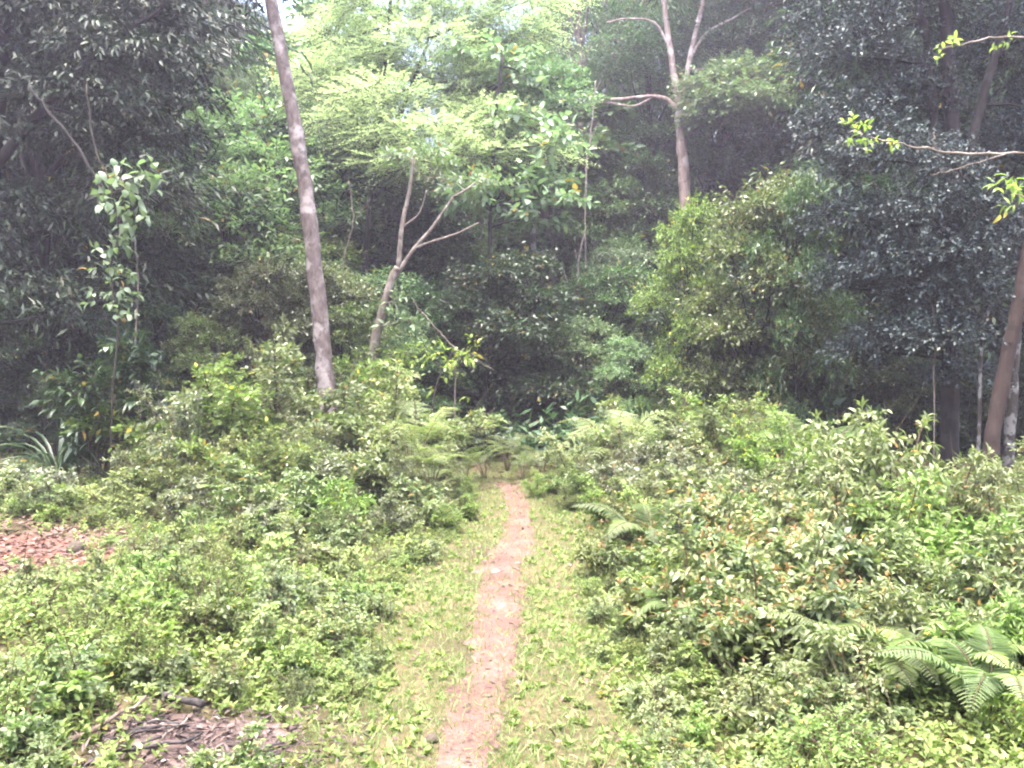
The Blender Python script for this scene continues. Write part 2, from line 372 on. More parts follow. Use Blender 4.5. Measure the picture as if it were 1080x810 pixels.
PROTO['red2'] = shrub('red_tipped_shrub', 18, 1.1, 1.3, 8, 200, 8, .10, .05, TB, 'shrub', tl=.26, tip=.17, droop=.35)
PROTO['weed1'] = shrub('weed', 19, .55, .7, 9, 190, 7, .050, .027, T6, 'herb', tl=.14, lo=.25, droop=.15)
PROTO['weed2'] = shrub('weed', 20, .45, .8, 11, 180, 7, .056, .032, T6, 'bright', tl=.14, lo=.25, droop=.2)
PROTO['weed3'] = shrub('weed', 21, .65, .6, 7, 120, 7, .068, .031, TB, 'herb', tl=.16, lo=.3, droop=.25)
PROTO['weed4'] = shrub('weed', 23, .6, .8, 10, 150, 9, .045, .018, T6, 'herb', tl=.2, lo=.15, droop=.1)
PROTO['dark_big'] = shrub('dark_broad_leaved_shrub', 22, 2.2, 2.3, 8, 200, 8, .21, .075, TB, 'forest', tl=.5, droop=.35, flat=.8, lo=.3, upn=.3)

def fern(name, seed, nfr, L0, npin, pl, pw, mat, arch=.55, bip=False, spread=1.):
    rng = np.random.default_rng(seed); root = empty(name); lb, sb = MB(), MB(); zmax = 0
    for i in range(nfr):
        a = i / nfr * 6.283 + rng.uniform(-.35, .35); L1 = L0 * rng.uniform(.75, 1.1); sp = spread * rng.uniform(.6, 1.)
        o = np.array([math.cos(a), math.sin(a), 0])
        pts = bez(o * .03, o * L1 * .3 * sp + np.array([0, 0, L1 * .75]), o * L1 * .85 * sp + np.array([0, 0, L1 * (arch + rng.uniform(-.15, .15))]), 14)
        if bip: pts = bez(o * .03, o * L1 * .12 + np.array([0, 0, L1 * rng.uniform(.75, 1.2)]), o * L1 * .9 * sp + np.array([0, 0, L1 * rng.uniform(.35, .85)]), 14)
        zmax = max(zmax, pts[:, 2].max())
        sb.tube(pts, np.linspace(.008, .002, 14), 4)
        u = np.linspace(.40 if bip else .22, .99, npin); P0 = np.stack([np.interp(u, np.linspace(0, 1, 14), pts[:, j]) for j in range(3)], 1)
        tan = nrm(np.gradient(P0, axis=0)); S = nrm(np.cross(tan, np.array([0, 0, 1.]))); U = np.cross(S, tan)
        prof = np.minimum(1, (u - (.3 if bip else .15)) * 5) * (1 - u ** 2.2) ** .8 + .06
        tn = float(np.clip(rng.normal(.5, .15), .1, .9))
        for sgn in (-1, 1):
            D = S * sgn + tan * .45 + np.array([0, 0, -.12]) + rng.normal(0, .05, (npin, 3)); D = nrm(D)
            Lp = pl * prof * rng.uniform(.9, 1.08, npin)
            if not bip:
                lb.leaves(P0, D, U + rng.normal(0, .12, (npin, 3)), Lp, pw * (.5 + .5 * prof), T6, np.clip(rng.normal(tn, .08, npin), 0, .95))
            else:
                kk = 11; v = np.linspace(.08, .98, kk)
                Q0 = P0[:, None] + D[:, None] * (Lp[:, None] * v[None])[..., None] - np.array([0, 0, 1.]) * (.12 * Lp[:, None] * v[None] ** 2)[..., None]
                sb.sticks(P0, Q0[:, -1], .0018, .001)
                S2 = nrm(np.cross(D, U)); lw = (Lp[:, None] * .17 * (1 - .8 * v[None]))
                for s2 in (-1, 1):
                    D2 = S2[:, None] * s2 + D[:, None] * .5 + rng.normal(0, .08, (npin, kk, 3))
                    lb.leaves(Q0.reshape(-1, 3), D2.reshape(-1, 3), np.repeat(U[:, None], kk, 1).reshape(-1, 3), lw.ravel(), lw.ravel() * .38 + .004, T4, np.clip(rng.normal(tn, .1, npin * kk), 0, .95))
    lb.build('frond', M[mat], root); sb.build('stalk', M['stem'], root)
    return root, zmax
PROTO['fern1'] = fern('fern', 31, 9, 1.0, 34, .17, .018, 'fern', arch=.45)
PROTO['fern2'] = fern('fern', 32, 8, 1.0, 30, .19, .018, 'fern_pale', arch=.4)
PROTO['lacy1'] = fern('lacy_fern', 33, 10, 1.3, 13, .36, .03, 'fern_pale', bip=True, spread=.9)
PROTO['lacy2'] = fern('lacy_fern', 34, 11, 1.3, 12, .34, .03, 'fern', bip=True, spread=.9)

def strap(name, seed, n, L0, w, mat):
    rng = np.random.default_rng(seed); root = empty(name); lb = MB()
    for i in range(n):
        a = rng.uniform(0, 6.283); o = np.array([math.cos(a), math.sin(a), 0]); L1 = L0 * rng.uniform(.7, 1.1); up = rng.uniform(.25, .9)
        pts = bez(o * .02, o * L1 * .3 + np.array([0, 0, L1 * up]), o * L1 * .85 + np.array([0, 0, L1 * (up * .7 - .15)]), 7)
        S = np.array([-o[1], o[0], 0]); ww = w * np.array([.8, 1, 1, .9, .7, .4, .05])
        v = np.stack([pts + S * ww[:, None] + [0, 0, .012], pts, pts - S * ww[:, None] + [0, 0, .012]], 1).reshape(-1, 3)
        q = []
        for j in range(6):
            b = 3 * j; q += [(b, b + 1, b + 4, b + 3), (b + 1, b + 2, b + 5, b + 4)]
        lb.add(v, np.array(q), np.full(12, np.clip(rng.normal(.45, .2), 0, .95)))
    lb.build('blades', M[mat], root)
    return root, L0 * .8
PROTO['strap'] = strap('strap_leaved_plant', 41, 46, 1.0, .022, 'forest')

# ---- background trees: trunk with limbs + crown of uneven clumps
def tree(name, seed, hgt, r0, crown_lo, cw, ncl, ntw, k, ll, lw, leafmat, barkmat, T=T4, tl=.6, droop=.25, flat=.3, cl=(.9, .9, .6), sag=.15, lift=.1, lean=.4):
    rng = np.random.default_rng(seed); root = empty(name); tb, lb = MB(), MB()
    top = np.array([rng.uniform(-lean, lean), rng.uniform(-lean, lean), hgt * .93])
    pts = bez((0, 0, -.4), (rng.uniform(-lean, lean), rng.uniform(-lean, lean), hgt * .5), top, 16) + rng.normal(0, .03, (16, 3))
    tb.tube(pts, r0 * np.linspace(1, .15, 16) ** .8, 9, rng, .04)
    for i in range(ncl):
        f = (i + .5) / ncl; z = crown_lo + (hgt - crown_lo) * (f ** .9)
        a = i * 2.4 + rng.uniform(-.4, .4)
        prof = math.sin(math.pi * min(1, .22 + .72 * f)) ** .7
        rad = cw * .5 * prof * rng.uniform(.45, 1.)
        c = np.array([math.cos(a) * rad, math.sin(a) * rad, z]) + np.array([top[0], top[1], 0]) * f
        j = min(15, max(0, int((z - .1 * hgt) / hgt * 15))); s = pts[max(0, j - 1)]
        tb.tube(bez(s, (s + c) / 2 + np.array([0, 0, -.1]), c, 6) + rng.normal(0, .03, (6, 3)), np.linspace(r0 * .32, .012, 6), 5)
        sc = rng.uniform(.75, 1.3)
        clump(lb, tb, c, np.array(cl) * sc * cw / 4.5, ntw, tl, k, ll, lw, rng, T=T, droop=droop, flat=flat, sag=sag, lift=lift, r=.007)
    tb.build('trunk', M[barkmat], root, True); lb.build('crown', M[leafmat], root)
    return root, hgt

TREES = {}
TREES['round'] = tree('broadleaf_tree', 51, 13, .20, 3.5, 5.5, 16, 130, 9, .17, .075, 'forest', 'bark_dark')
TREES['tall'] = tree('broadleaf_tree', 52, 16, .22, 5, 5, 18, 120, 9, .16, .07, 'forest_mid', 'bark_pale')
TREES['layer'] = tree('layered_tree', 53, 12, .16, 2.5, 5.5, 14, 120, 10, .15, .06, 'forest_mid', 'bark_pale', cl=(1.15, 1.15, .35), flat=.8, droop=.1)
TREES['fine'] = tree('small_leaved_tree', 54, 14, .2, 3, 5.5, 18, 170, 11, .105, .05, 'forest', 'bark_dark', tl=.55)
TREES['droop'] = tree('drooping_tree', 55, 8, .12, 1.2, 4.2, 16, 130, 10, .2, .032, 'forest_mid', 'bark_dark', droop=.9, sag=.5, lift=-.1, tl=.7)
TREES['large'] = tree('big_leaved_tree', 56, 11, .16, 3, 4.6, 14, 70, 7, .28, .17, 'pale_big', 'bark_pale', T=T6, droop=.35, tl=.6)
TREES['low'] = tree('understorey_tree', 57, 5, .07, .5, 3.4, 15, 110, 8, .16, .06, 'forest', 'bark_dark', tl=.5)
TREES['low2'] = tree('understorey_tree', 58, 4.2, .06, .4, 3.2, 15, 130, 9, .11, .05, 'forest_mid', 'bark_dark', tl=.45)

def plant_at(px, d, proto, topy=None, sc=None, rz=None, label=None, cat=None, group=None, mats=None, wide=1.):
    root, hg = (PROTO.get(proto) or TREES.get(proto))
    x = (px - 540) / F * d; z = float(h(x, d))
    if topy is not None: sc = max(.25, (CZ + (HZ - topy) / F * d - z) / hg)
    s = (sc * wide, sc * wide, sc)
    if mats is None and proto in ('fine1', 'fine2', 'mid1', 'mid2'):
        mats = {'foliage': ['shrub', 'shrub', 'shrub_olive', 'shrub_grey', 'bright'][int(RNG.integers(5))]}
    a = RNG.uniform(.85, 1.25); s = (s[0] * a, s[1] / a, s[2])
    return spawn(root, USED, (x, d, z - .02), RNG.uniform(0, 6.28) if rz is None else rz, s, label, cat, group, mats, tilt=.12 if proto in PROTO else 0.)

#@@SCENE
# ================================================================== the setting
def sheet(name, xs, ys, dz, mat, kind='structure', zf=None):
    X, Y = np.meshgrid(xs, ys); Z = (h(X, Y) if zf is None else zf(X, Y)) + dz
    v = np.stack([X, Y, Z], -1).reshape(-1, 3); nx, ny = len(xs), len(ys)
    i = (np.arange(ny - 1)[:, None] * nx + np.arange(nx - 1)[None]).ravel()
    q = np.stack([i, i + 1, i + nx + 1, i + nx], -1)
    b = MB(); b.add(v, q, np.full(len(q), .5)); o = b.build(name, mat, None, True)
    return tag(o, kind=kind)

def graded(a, b, fine_a, fine_b, fine, coarse_n):
    return np.unique(np.concatenate([-np.geomspace(1, abs(a - fine_a) + 1, coarse_n)[::-1] + 1 + fine_a, np.arange(fine_a, fine_b, fine), np.geomspace(1, b - fine_b + 1, coarse_n) - 1 + fine_b]))
sheet('ground', graded(-160, 160, -9, 9, .12, 45), graded(-60, 190, -2, 20, .12, 60), 0, M['ground'])

# path strip: dips under the ground at its ragged edges
ys = np.arange(-1.5, 12.6, .05); us = np.linspace(-1, 1, 31)
Y = np.repeat(ys[:, None], 31, 1); hw = path_w(Y) * .56
X = path_x(Y) + us[None] * hw
pr = np.random.default_rng(31); edge = np.abs(us)[None] * np.ones_like(Y)
for f_, a_ in ((1.3, .22), (3.5, .22), (9., .2), (19., .16)):
    kx = np.arange(-2.5, 18.5, 1 / f_)
    nl, nr = pr.uniform(-1, 1, len(kx)), pr.uniform(-1, 1, len(kx))
    el, er = np.interp(ys, kx, nl), np.interp(ys, kx, nr)
    edge = edge + a_ * np.where(us[None] < 0, el[:, None], er[:, None]) * np.abs(us)[None]
edge = edge + pr.normal(0, .06, edge.shape)
Zp = h(X, Y) + .014 - .05 * sstep(.62, 1.0, edge) + .004 * np.sin(X * 31) * np.sin(Y * 27)
b = MB(); i = (np.arange(len(ys) - 1)[:, None] * 31 + np.arange(30)[None]).ravel()
b.add(np.stack([X, Y, Zp], -1).reshape(-1, 3), np.stack([i, i + 1, i + 32, i + 31], -1), np.full(len(i), .5))
tag(b.build('path', M['path'], None, True), kind='structure')

def patch(name, cx, cy, rx, ry, mat, seed):
    rng = np.random.default_rng(seed); n = 40; ph = rng.uniform(0, 6.28, 3)
    xs = np.linspace(cx - rx * 1.3, cx + rx * 1.3, n); yy = np.linspace(cy - ry * 1.3, cy + ry * 1.3, n)
    def zf(X, Y):
        a = np.arctan2((Y - cy) / ry, (X - cx) / rx); r = np.hypot((X - cx) / rx, (Y - cy) / ry)
        r = r / (1 + .14 * np.sin(3 * a + ph[0]) + .1 * np.sin(5 * a + ph[1]) + .06 * np.sin(11 * a + ph[2]))
        return h(X, Y) + .016 - .07 * sstep(.7, 1.15, r)
    return sheet(name, xs, yy, 0, mat, zf=zf)
ASH = (-1.42, 3.72, .50, .36); RED = (-4.55, 6.75, 1.35, 1.1)
patch('bare_earth', RED[0], RED[1], RED[2], RED[3], M['earth'], 3)
patch('ash_ground', ASH[0], ASH[1], ASH[2], ASH[3], M['ash'], 4)

def in_patch(x, y, p, m=1.): return ((x - p[0]) / (p[2] * m)) ** 2 + ((y - p[1]) / (p[3] * m)) ** 2 < 1

# ---- ground cover (uncountable): herbs, grass, litter
rng = np.random.default_rng(100)
def pts_in(x0, x1, y0, y1, dens):
    n = int((x1 - x0) * (y1 - y0) * dens); return rng.uniform(x0, x1, n), rng.uniform(y0, y1, n)
def wobble(x, y): return .5 + .5 * np.sin(x * 2.1 + 1.3 * np.sin(y * 1.7)) * np.cos(y * 2.3 + np.sin(x * 1.1))

lb, sb = MB(), MB()
for (x0, x1, y0, y1, dens) in ((-5, 5, 2.6, 6.5, 290), (-7.5, 7.5, 6.5, 10.5, 150), (-9, 9, 10.5, 16, 30), (-5, 5, -2, 2.6, 30)):
    x, y = pts_in(x0, x1, y0, y1, dens)
    dp = np.abs(x - path_x(y)) - path_w(y) * .5
    keep = (dp > -.10 + .12 * wobble(x * 2, y)) & (rng.random(len(x)) < .30 + .70 * sstep(.15, .8, dp)) & (np.hypot((x - ASH[0]) / ASH[2], (y - ASH[1]) / ASH[3]) > rng.uniform(.55, 1.1, len(x))) & (np.hypot((x - RED[0]) / RED[2], (y - RED[1]) / RED[3]) > rng.uniform(.6, 1.1, len(x)))
    keep &= rng.random(len(x)) < np.where(x > .5, .75, .4) + .6 * wobble(x, y)
    x, y, dp = x[keep], y[keep], dp[keep]
    z = h(x, y); n = len(x)
    hh = (.03 + .13 * sstep(.1, 1.4, dp) * (.4 + .6 * wobble(x * 1.3 + 2, y))) * rng.uniform(.6, 1.3, n)
    dr = np.stack([rng.normal(0, .35, n), rng.normal(0, .35, n), np.ones(n)], 1)
    twigs(lb, sb, np.stack([x, y, z - .01], 1), dr, hh, 11, .042, .024, rng, T=T6, droop=.1, sag=.05, r=.003, spread=1.05, upn=.35, tint_shift=.05)
herb = lb.build('ground_cover', M['herb']); tag(herb, 'low bright green leafy weeds carpeting both verges of the path', 'ground cover', kind='stuff')
st = sb.build('stems', M['stem'], herb); 

ub = MB(); us_ = MB()
x, y = pts_in(-32, 32, 13.5, 44, 9); k = (np.abs(x) < .75 * y + 3) & ((np.abs(x - path_x(y)) > .8) | (y > 17.5)); x, y = x[k], y[k]; n = len(x)
twigs(ub, us_, np.stack([x, y, h(x, y)], 1), np.stack([rng.normal(0, .5, n), rng.normal(0, .5, n), np.ones(n)], 1), rng.uniform(.5, 1.5, n), 13, .26, .10, rng, T=T4, droop=.2, r=.006)
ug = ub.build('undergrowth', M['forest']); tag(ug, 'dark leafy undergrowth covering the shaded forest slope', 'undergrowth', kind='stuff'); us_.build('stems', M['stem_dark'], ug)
gb = MB()
for (x0, x1, y0, y1, dens) in ((-2.0, 1.6, 2.6, 7, 5200), (-2.0, 2.0, 7, 16, 2600), (-5, 5, 2.6, 11, 150), (-2, 2, -2, 2.6, 300)):
    x, y = pts_in(x0, x1, y0, y1, dens)
    dp = np.abs(x - path_x(y)) - path_w(y) * .5
    keep = (rng.random(len(x)) < np.maximum(sstep(-.32, .04, dp), .8 * (1 - sstep(3.6, 4.9, y)) * wobble(x * 9, y * 5)) * (.28 + .72 * wobble(x * 3, y * 2.2) * wobble(x * 7 + 1, y * 4.5)) * (1 - .75 * sstep(.5, 1.6, dp)) + .02) & ~in_patch(x, y, ASH, .9) & ~in_patch(x, y, RED, .9)
    x, y = x[keep], y[keep]; n = len(x)
    D = np.stack([rng.normal(0, .55, n), rng.normal(0, .55, n), rng.uniform(.3, 1.2, n)], 1)
    U = np.stack([rng.normal(0, 1, n), rng.normal(0, 1, n), np.full(n, .4)], 1)
    gb.leaves(np.stack([x, y, h(x, y) - .005], 1), D, U, rng.uniform(.025, .085, n) * (1 + .6 * (rng.random(n) > .93)), rng.uniform(.0035, .007, n), TG, np.where(rng.random(n) > .86, .97, np.clip(rng.normal(.5, .22, n), 0, .85)))
tag(gb.build('grass', M['grass']), 'short yellowish grass fringing the dirt path', 'grass', kind='stuff')

fb = MB()
def litter(x, y, ll, up=.25):
    n = len(x)
    D = np.stack([rng.normal(0, 1, n), rng.normal(0, 1, n), rng.normal(0, .18, n)], 1)
    U = np.stack([rng.normal(0, up, n), rng.normal(0, up, n), np.ones(n)], 1)
    fb.leaves(np.stack([x, y, h(x, y) + .022 + .02 * rng.random(n)], 1), D, U, ll * rng.uniform(.5, 1.2, n), ll * .5 * rng.uniform(.6, 1.2, n), T6, np.where(rng.random(n) > .9, .97, rng.random(n) * .88))
x, y = pts_in(RED[0] - 1.8, RED[0] + 1.8, RED[1] - 1.5, RED[1] + 1.5, 420); k = np.hypot((x - RED[0]) / RED[2], (y - RED[1]) / RED[3]) < rng.uniform(.75, 1.6, len(x)); litter(x[k], y[k], .075)
x, y = pts_in(-3, 3, 2.6, 12, 14); litter(x, y, .05)
x, y = pts_in(-9, 9, 12, 20, 25); litter(x, y, .1)
tag(fb.build('fallen_leaves', M['litter']), 'reddish brown dead leaves scattered on bare earth and verges', 'leaf litter', kind='stuff')

cb = MB()
x, y = pts_in(ASH[0] - .9, ASH[0] + .9, ASH[1] - .6, ASH[1] + .6, 1500); k = np.hypot((x - ASH[0]) / ASH[2], (y - ASH[1]) / ASH[3]) < rng.uniform(.5, 1.7, len(x)); x, y = x[k], y[k]; n = len(x)
cb.leaves(np.stack([x, y, h(x, y) + .018 + .022 * rng.random(n)], 1), np.stack([rng.normal(0, 1, n), rng.normal(0, 1, n), rng.normal(0, .25, n)], 1),
          np.stack([rng.normal(0, .35, n), rng.normal(0, .35, n), np.ones(n)], 1), rng.uniform(.015, .075, n), rng.uniform(.005, .015, n), T6, np.where(rng.random(n) > .95, .97, rng.random(n) * .9))
x, y = pts_in(-.8, .5, 2.6, 13, 110); dp = np.abs(x - path_x(y)); k = dp < path_w(y) * .55; x, y = x[k], y[k]; n = len(x)
cb.leaves(np.stack([x, y, h(x, y) + .018], 1), np.stack([rng.normal(0, 1, n), rng.normal(0, 1, n), rng.normal(0, .1, n)], 1),
          np.stack([rng.normal(0, .2, n), rng.normal(0, .2, n), np.ones(n)], 1), rng.uniform(.015, .045, n), rng.uniform(.006, .014, n), T6, rng.random(n) * .9)
tag(cb.build('wood_chips', M['chip']), 'splintered bark chips and grit lying on ash and path', 'wood debris', kind='stuff')

# ---- sticks in the burnt heap
def stick_obj(x, y, a, L_, r, mat, label, group, seed, z=.05, tilt=.05):
    rg = np.random.default_rng(seed); o = empty('x'); bpy.data.objects.remove(o)
    b = MB(); pts = np.stack([np.linspace(-L_ / 2, L_ / 2, 7), rg.normal(0, L_ * .018, 7), rg.normal(0, L_ * .012, 7)], 1)
    b.tube(pts, r * np.linspace(1, .6, 7) * rg.uniform(.85, 1.1, 7), 6)
    s = b.build('stick', M[mat], None, True); s.location = (x, y, float(h(x, y)) + z); s.rotation_euler = (rg.uniform(0, 6), tilt, a)
    return tag(s, label, 'stick', group)
g = 'charred sticks of the burnt heap'
sr = np.random.default_rng(5)
for i in range(20):
    a = sr.normal(.5, .6); x = ASH[0] + sr.uniform(-.3, .36); y = ASH[1] + sr.uniform(-.26, .08)
    stick_obj(x, y, a, sr.uniform(.14, .48), sr.uniform(.004, .012), ['char', 'char', 'deadwood'][i % 3], 'charred dead stick lying among others in the burnt heap on ash ground', g, 200 + i, z=.025 + .025 * sr.random(), tilt=sr.normal(0, .06))
stick_obj(-1.62, 4.02, 2.6, .3, .022, 'char', 'thick blackened log end lying at the far rim of the burnt heap', None, 300, z=.05)
stick_obj(-1.83, 3.72, 1.1, .4, .014, 'deadwood', 'pale grey branch propped at the edge of the burnt heap beside weeds', None, 301, z=.07, tilt=-.12)

def stone(x, y, r, mat, label, seed, sq=.6, sink=.3):
    rg = np.random.default_rng(seed); n, m = 14, 9
    th = np.linspace(0, np.pi, m); ph = np.arange(n) / n * 6.283; d = rg.uniform(0, 6.28, 4)
    T_, P_ = np.meshgrid(th, ph, indexing='ij')
    rr = r * (1 + .12 * np.sin(2 * P_ + d[0]) * np.sin(T_) + .1 * np.sin(3 * P_ + d[1]) * np.sin(2 * T_) + .06 * np.cos(5 * P_ + d[2]) * np.sin(T_))
    v = np.stack([rr * np.sin(T_) * np.cos(P_), rr * np.sin(T_) * np.sin(P_) * .8, rr * np.cos(T_) * sq], -1).reshape(-1, 3)
    i = np.arange(m - 1)[:, None] * n; j = np.arange(n)[None]; j2 = (j + 1) % n
    b = MB(); q = np.stack([i + j, i + n + j, i + n + j2, i + j2], -1).reshape(-1, 4); b.add(v, q, np.full(len(q), .5))
    o = b.build('stone', M[mat], None, True); o.location = (x, y, float(h(x, y)) + r * sq * (1 - sink)); o.rotation_euler = (0, 0, rg.uniform(0, 6))
    return tag(o, label, 'stone')
def gd(py): return CZ * F / (py - HZ)
def gx(px, py): return (px - 540) / F * gd(py)
stone(gx(97, 598), gd(606), .09, 'stone_brown', 'rounded grey brown stone at the edge of the red earth patch', 1, .75)
stone(gx(523, 602), gd(604), .035, 'stone', 'small white stone in the middle of the path just before it narrows', 2)
stone(gx(530, 640), gd(641), .026, 'stone', 'tiny pale pebble half buried in the middle stretch of path', 3)
stone(gx(545, 637), gd(637), .02, 'stone_brown', 'tiny brown pebble at the path edge beside pale pebble', 4)
stone(gx(455, 786), gd(786), .035, 'stone_brown', 'brown stone sunk in the near end of the path', 5)
stone(gx(337, 652), gd(652), .05, 'stone', 'pale pinkish stone showing through weeds beside the verge', 6)

# ================================================================== hero trees
def hero(name, label, d, trunks, clumps, bark, leaf, ll, lw, ntw=90, k=8, T=T4, tl=.5, branches=(), group=None, cat='tree', seed=1, link=True, **kw):
    """trunks / branches: (list of (px, py[, dd]), r0 px, r1 px); clumps: (px, py, rx px, rz px, dd)"""
    rg = np.random.default_rng(seed)
    b0 = W(trunks[0][0][0][0], trunks[0][0][0][1], d); base = np.array([b0[0], b0[1], float(h(b0[0], b0[1]))])
    root = empty(name, base); tag(root, label, cat, group)
    tb = MB(); allp = []
    for (pl, r0, r1) in trunks:
        pts = np.array([W(p[0], p[1], d + (p[2] if len(p) > 2 else 0)) for p in pl])
        if pl is trunks[0][0]: pts = base_to_ground(pts)
        n = max(10, 5 * len(pts)); P = smooth_line(pts, n)
        P = P + rg.normal(0, r0 / F * d * .05, P.shape)
        tb.tube(P - base, np.linspace(r0, r1, n) / F * d * rg.uniform(.95, 1.05, n), 12, rg, .025); allp.append(P)
    allp = np.vstack(allp); bp = []
    for (pl, r0, r1) in branches:
        pts = np.array([W(p[0], p[1], d + (p[2] if len(p) > 2 else 0)) for p in pl])
        n = max(8, 4 * len(pts)); P = smooth_line(pts, n) + rg.normal(0, r0 / F * d * .08, (n, 3))
        bb = MB(); bb.tube(P - base, np.linspace(r0, r1, n) / F * d, 7, rg, .04); bb.build('branch', M[bark], root, True); bp.append(P)
    if bp: allp = np.vstack([allp] + bp)
    lb = MB()
    for (px, py, rx, rz, dd) in clumps:
        c = W(px, py, d + dd); rad = np.array([rx, rx, rz]) / F * d
        if link:
            s = allp[np.argmin(np.linalg.norm((allp - c) * np.array([1, 1, 1.5]) + np.array([0, 0, .3]), axis=1))]
            tb.tube(bez(s, (s + c) / 2 + rg.normal(0, .1, 3), c, 6) - base, np.linspace(.03, .008, 6), 5)
        area = rad[0] * (rad[2] + rad[0])
        clump(lb, tb, c - base, rad, max(12, int(ntw * area)), tl, k, ll, lw, rg, T=T, **kw)
    tb.build('trunk', M[bark], root, True)
    if clumps: lb.build('crown', M[leaf], root)
    return root

# leaning pale trunk
hero('leaning_tree', 'tall leaning tree with bare pinkish pale trunk rising from shrubs beside the path', 13,
     [([(346, 432), (340, 360), (330, 265), (319, 180), (303, 90), (286, 0), (262, -120), (250, -220)], 10, 5.5)],
     [(262, 5, 26, 32, .3), (276, -40, 50, 30, 0), (230, -30, 40, 35, 0), (250, -200, 110, 60, .5), (170, -180, 80, 50, .5), (330, -220, 90, 55, -.5), (240, -270, 110, 60, 0)], 'bark_pink', 'gloss_dark', .13, .055, ntw=55, k=8, T=T6, tl=.45, droop=.5, seed=61)

# white limbed forked tree
hero('forked_white_tree', 'forked tree with whitish bare limbs standing on the hazy slope', 24,
     [([(722, 260), (722, 200), (719, 150), (717, 118)], 7., 5.), ([(717, 118), (708, 60), (700, 0), (690, -90)], 3.8, 2.), ([(717, 122), (728, 60), (742, 0), (760, -80)], 3.2, 1.8)],
     [(750, 108, 34, 20, -.4), (785, 85, 40, 22, -.7), (805, 115, 30, 16, -.7), (765, 126, 40, 14, -.6), (745, 92, 28, 20, -.8), (780, 108, 46, 18, -1.1), (770, 70, 24, 13, .3), (690, -110, 70, 40, 0), (770, -100, 80, 40, 0)],
     'bark_white', 'pale_big', .15, .075, ntw=130, k=9, tl=.55, seed=62, flat=.6,
     branches=[([(717, 118), (704, 106), (690, 102), (660, 104), (622, 107)], 3.2, 1.4), ([(706, 50), (690, 24), (662, 20), (640, 24)], 1.6, .8), ([(729, 60), (745, 35), (775, 18), (792, 8)], 1.6, .7),
               ([(721, 150), (728, 140), (745, 130)], 2.2, 1.), ([(690, 102), (668, 112), (640, 108), (625, 112)], 1.6, .7)])

# pale forked slender tree behind the leaning trunk
hero('slender_forked_tree', 'slender pale tree forking low above shrubs behind the leaning trunk', 15,
     [([(394, 372), (402, 335), (412, 298), (420, 282)], 5, 4), ([(420, 282), (424, 240), (432, 200), (436, 170)], 2.8, 1.6), ([(414, 296), (437, 262), (456, 240), (478, 208)], 2.6, 1.2)],
     [(415, 318, 16, 13, -.2), (428, 336, 15, 10, -.3), (440, 165, 40, 16, .4), (500, 192, 40, 14, .6)], 'bark_pale', 'mint', .16, .06, ntw=55, k=8, T=T6, tl=.4, seed=63,
     branches=[([(437, 262), (455, 255), (480, 247), (505, 235)], 1.8, .7), ([(424, 240), (442, 225), (450, 200)], 1.4, .6)])

# feathery tree
hero('feathery_tree', 'tall feathery leaved tree with bright bloom put into its pale leaf colour at the back of the clearing', 19,
     [([(384, 300), (388, 240), (394, 180), (402, 110), (408, 50), (415, -40)], 3.4, 1.6), ([(392, 190), (415, 140), (440, 75), (452, 40)], 2.6, 1.2), ([(392, 200), (440, 150), (500, 110), (540, 80)], 2.2, 1.)],
     [(450, 60, 78, 20, 0), (390, 75, 64, 18, .8), (470, 30, 70, 18, .6), (420, 110, 72, 18, -.6), (500, 90, 62, 16, .4), (380, 130, 56, 16, 0), (450, 148, 78, 14, -.8), (520, 130, 62, 14, -.3),
      (560, 160, 50, 12, -.4), (500, 165, 62, 12, -1), (430, 175, 50, 12, -1.2), (410, 10, 80, 20, .5), (500, -10, 80, 22, .8), (360, 40, 50, 18, 1), (350, 100, 46, 16, .8), (440, -50, 110, 26, .4), (540, 40, 60, 18, .9), (560, 0, 60, 18, 1.2), (470, 95, 80, 18, 1.2), (400, 150, 60, 16, 1.3), (520, 60, 60, 18, 1.5), (330, 80, 44, 16, .6)],
     'bark_dark', 'feather', .085, .026, ntw=170, k=16, tl=.75, seed=64, flat=.95, droop=.08, sag=.25, upn=.25, spread=1.0)

# big pale leaved tree, right of the feathery one
hero('pale_leaved_tree', 'tree with large pale bluish green leaves in drooping tiers beside the feathery tree', 17.5,
     [([(517, 262), (517, 215), (520, 170), (523, 120), (530, 60)], 2.4, 1.4)],
     [(585, 150, 30, 14, 0), (545, 125, 32, 14, .3), (596, 212, 26, 14, 0), (572, 190, 30, 12, .2), (550, 80, 32, 16, .8), (500, 210, 30, 12, 0), (560, 230, 26, 12, .2), (520, 60, 40, 18, .6), (530, 195, 24, 12, -.4)],
     'bark_dark', 'pale_big', .23, .14, ntw=42, k=7, T=T6, tl=.55, droop=.5, seed=65)

# round yellow green crown
hero('round_crowned_tree', 'tree with rounded yellowish green crown between feathery tree and white limbs', 19.5,
     [([(562, 275), (562, 220), (566, 160), (574, 100)], 4.5, 2.)],
     [(578, 92, 34, 24, 0), (600, 110, 26, 18, -.3), (560, 118, 26, 16, 0), (596, 80, 24, 16, .4)], 'bark_mottle', 'mint', .13, .06, ntw=130, k=9, tl=.5, seed=66)

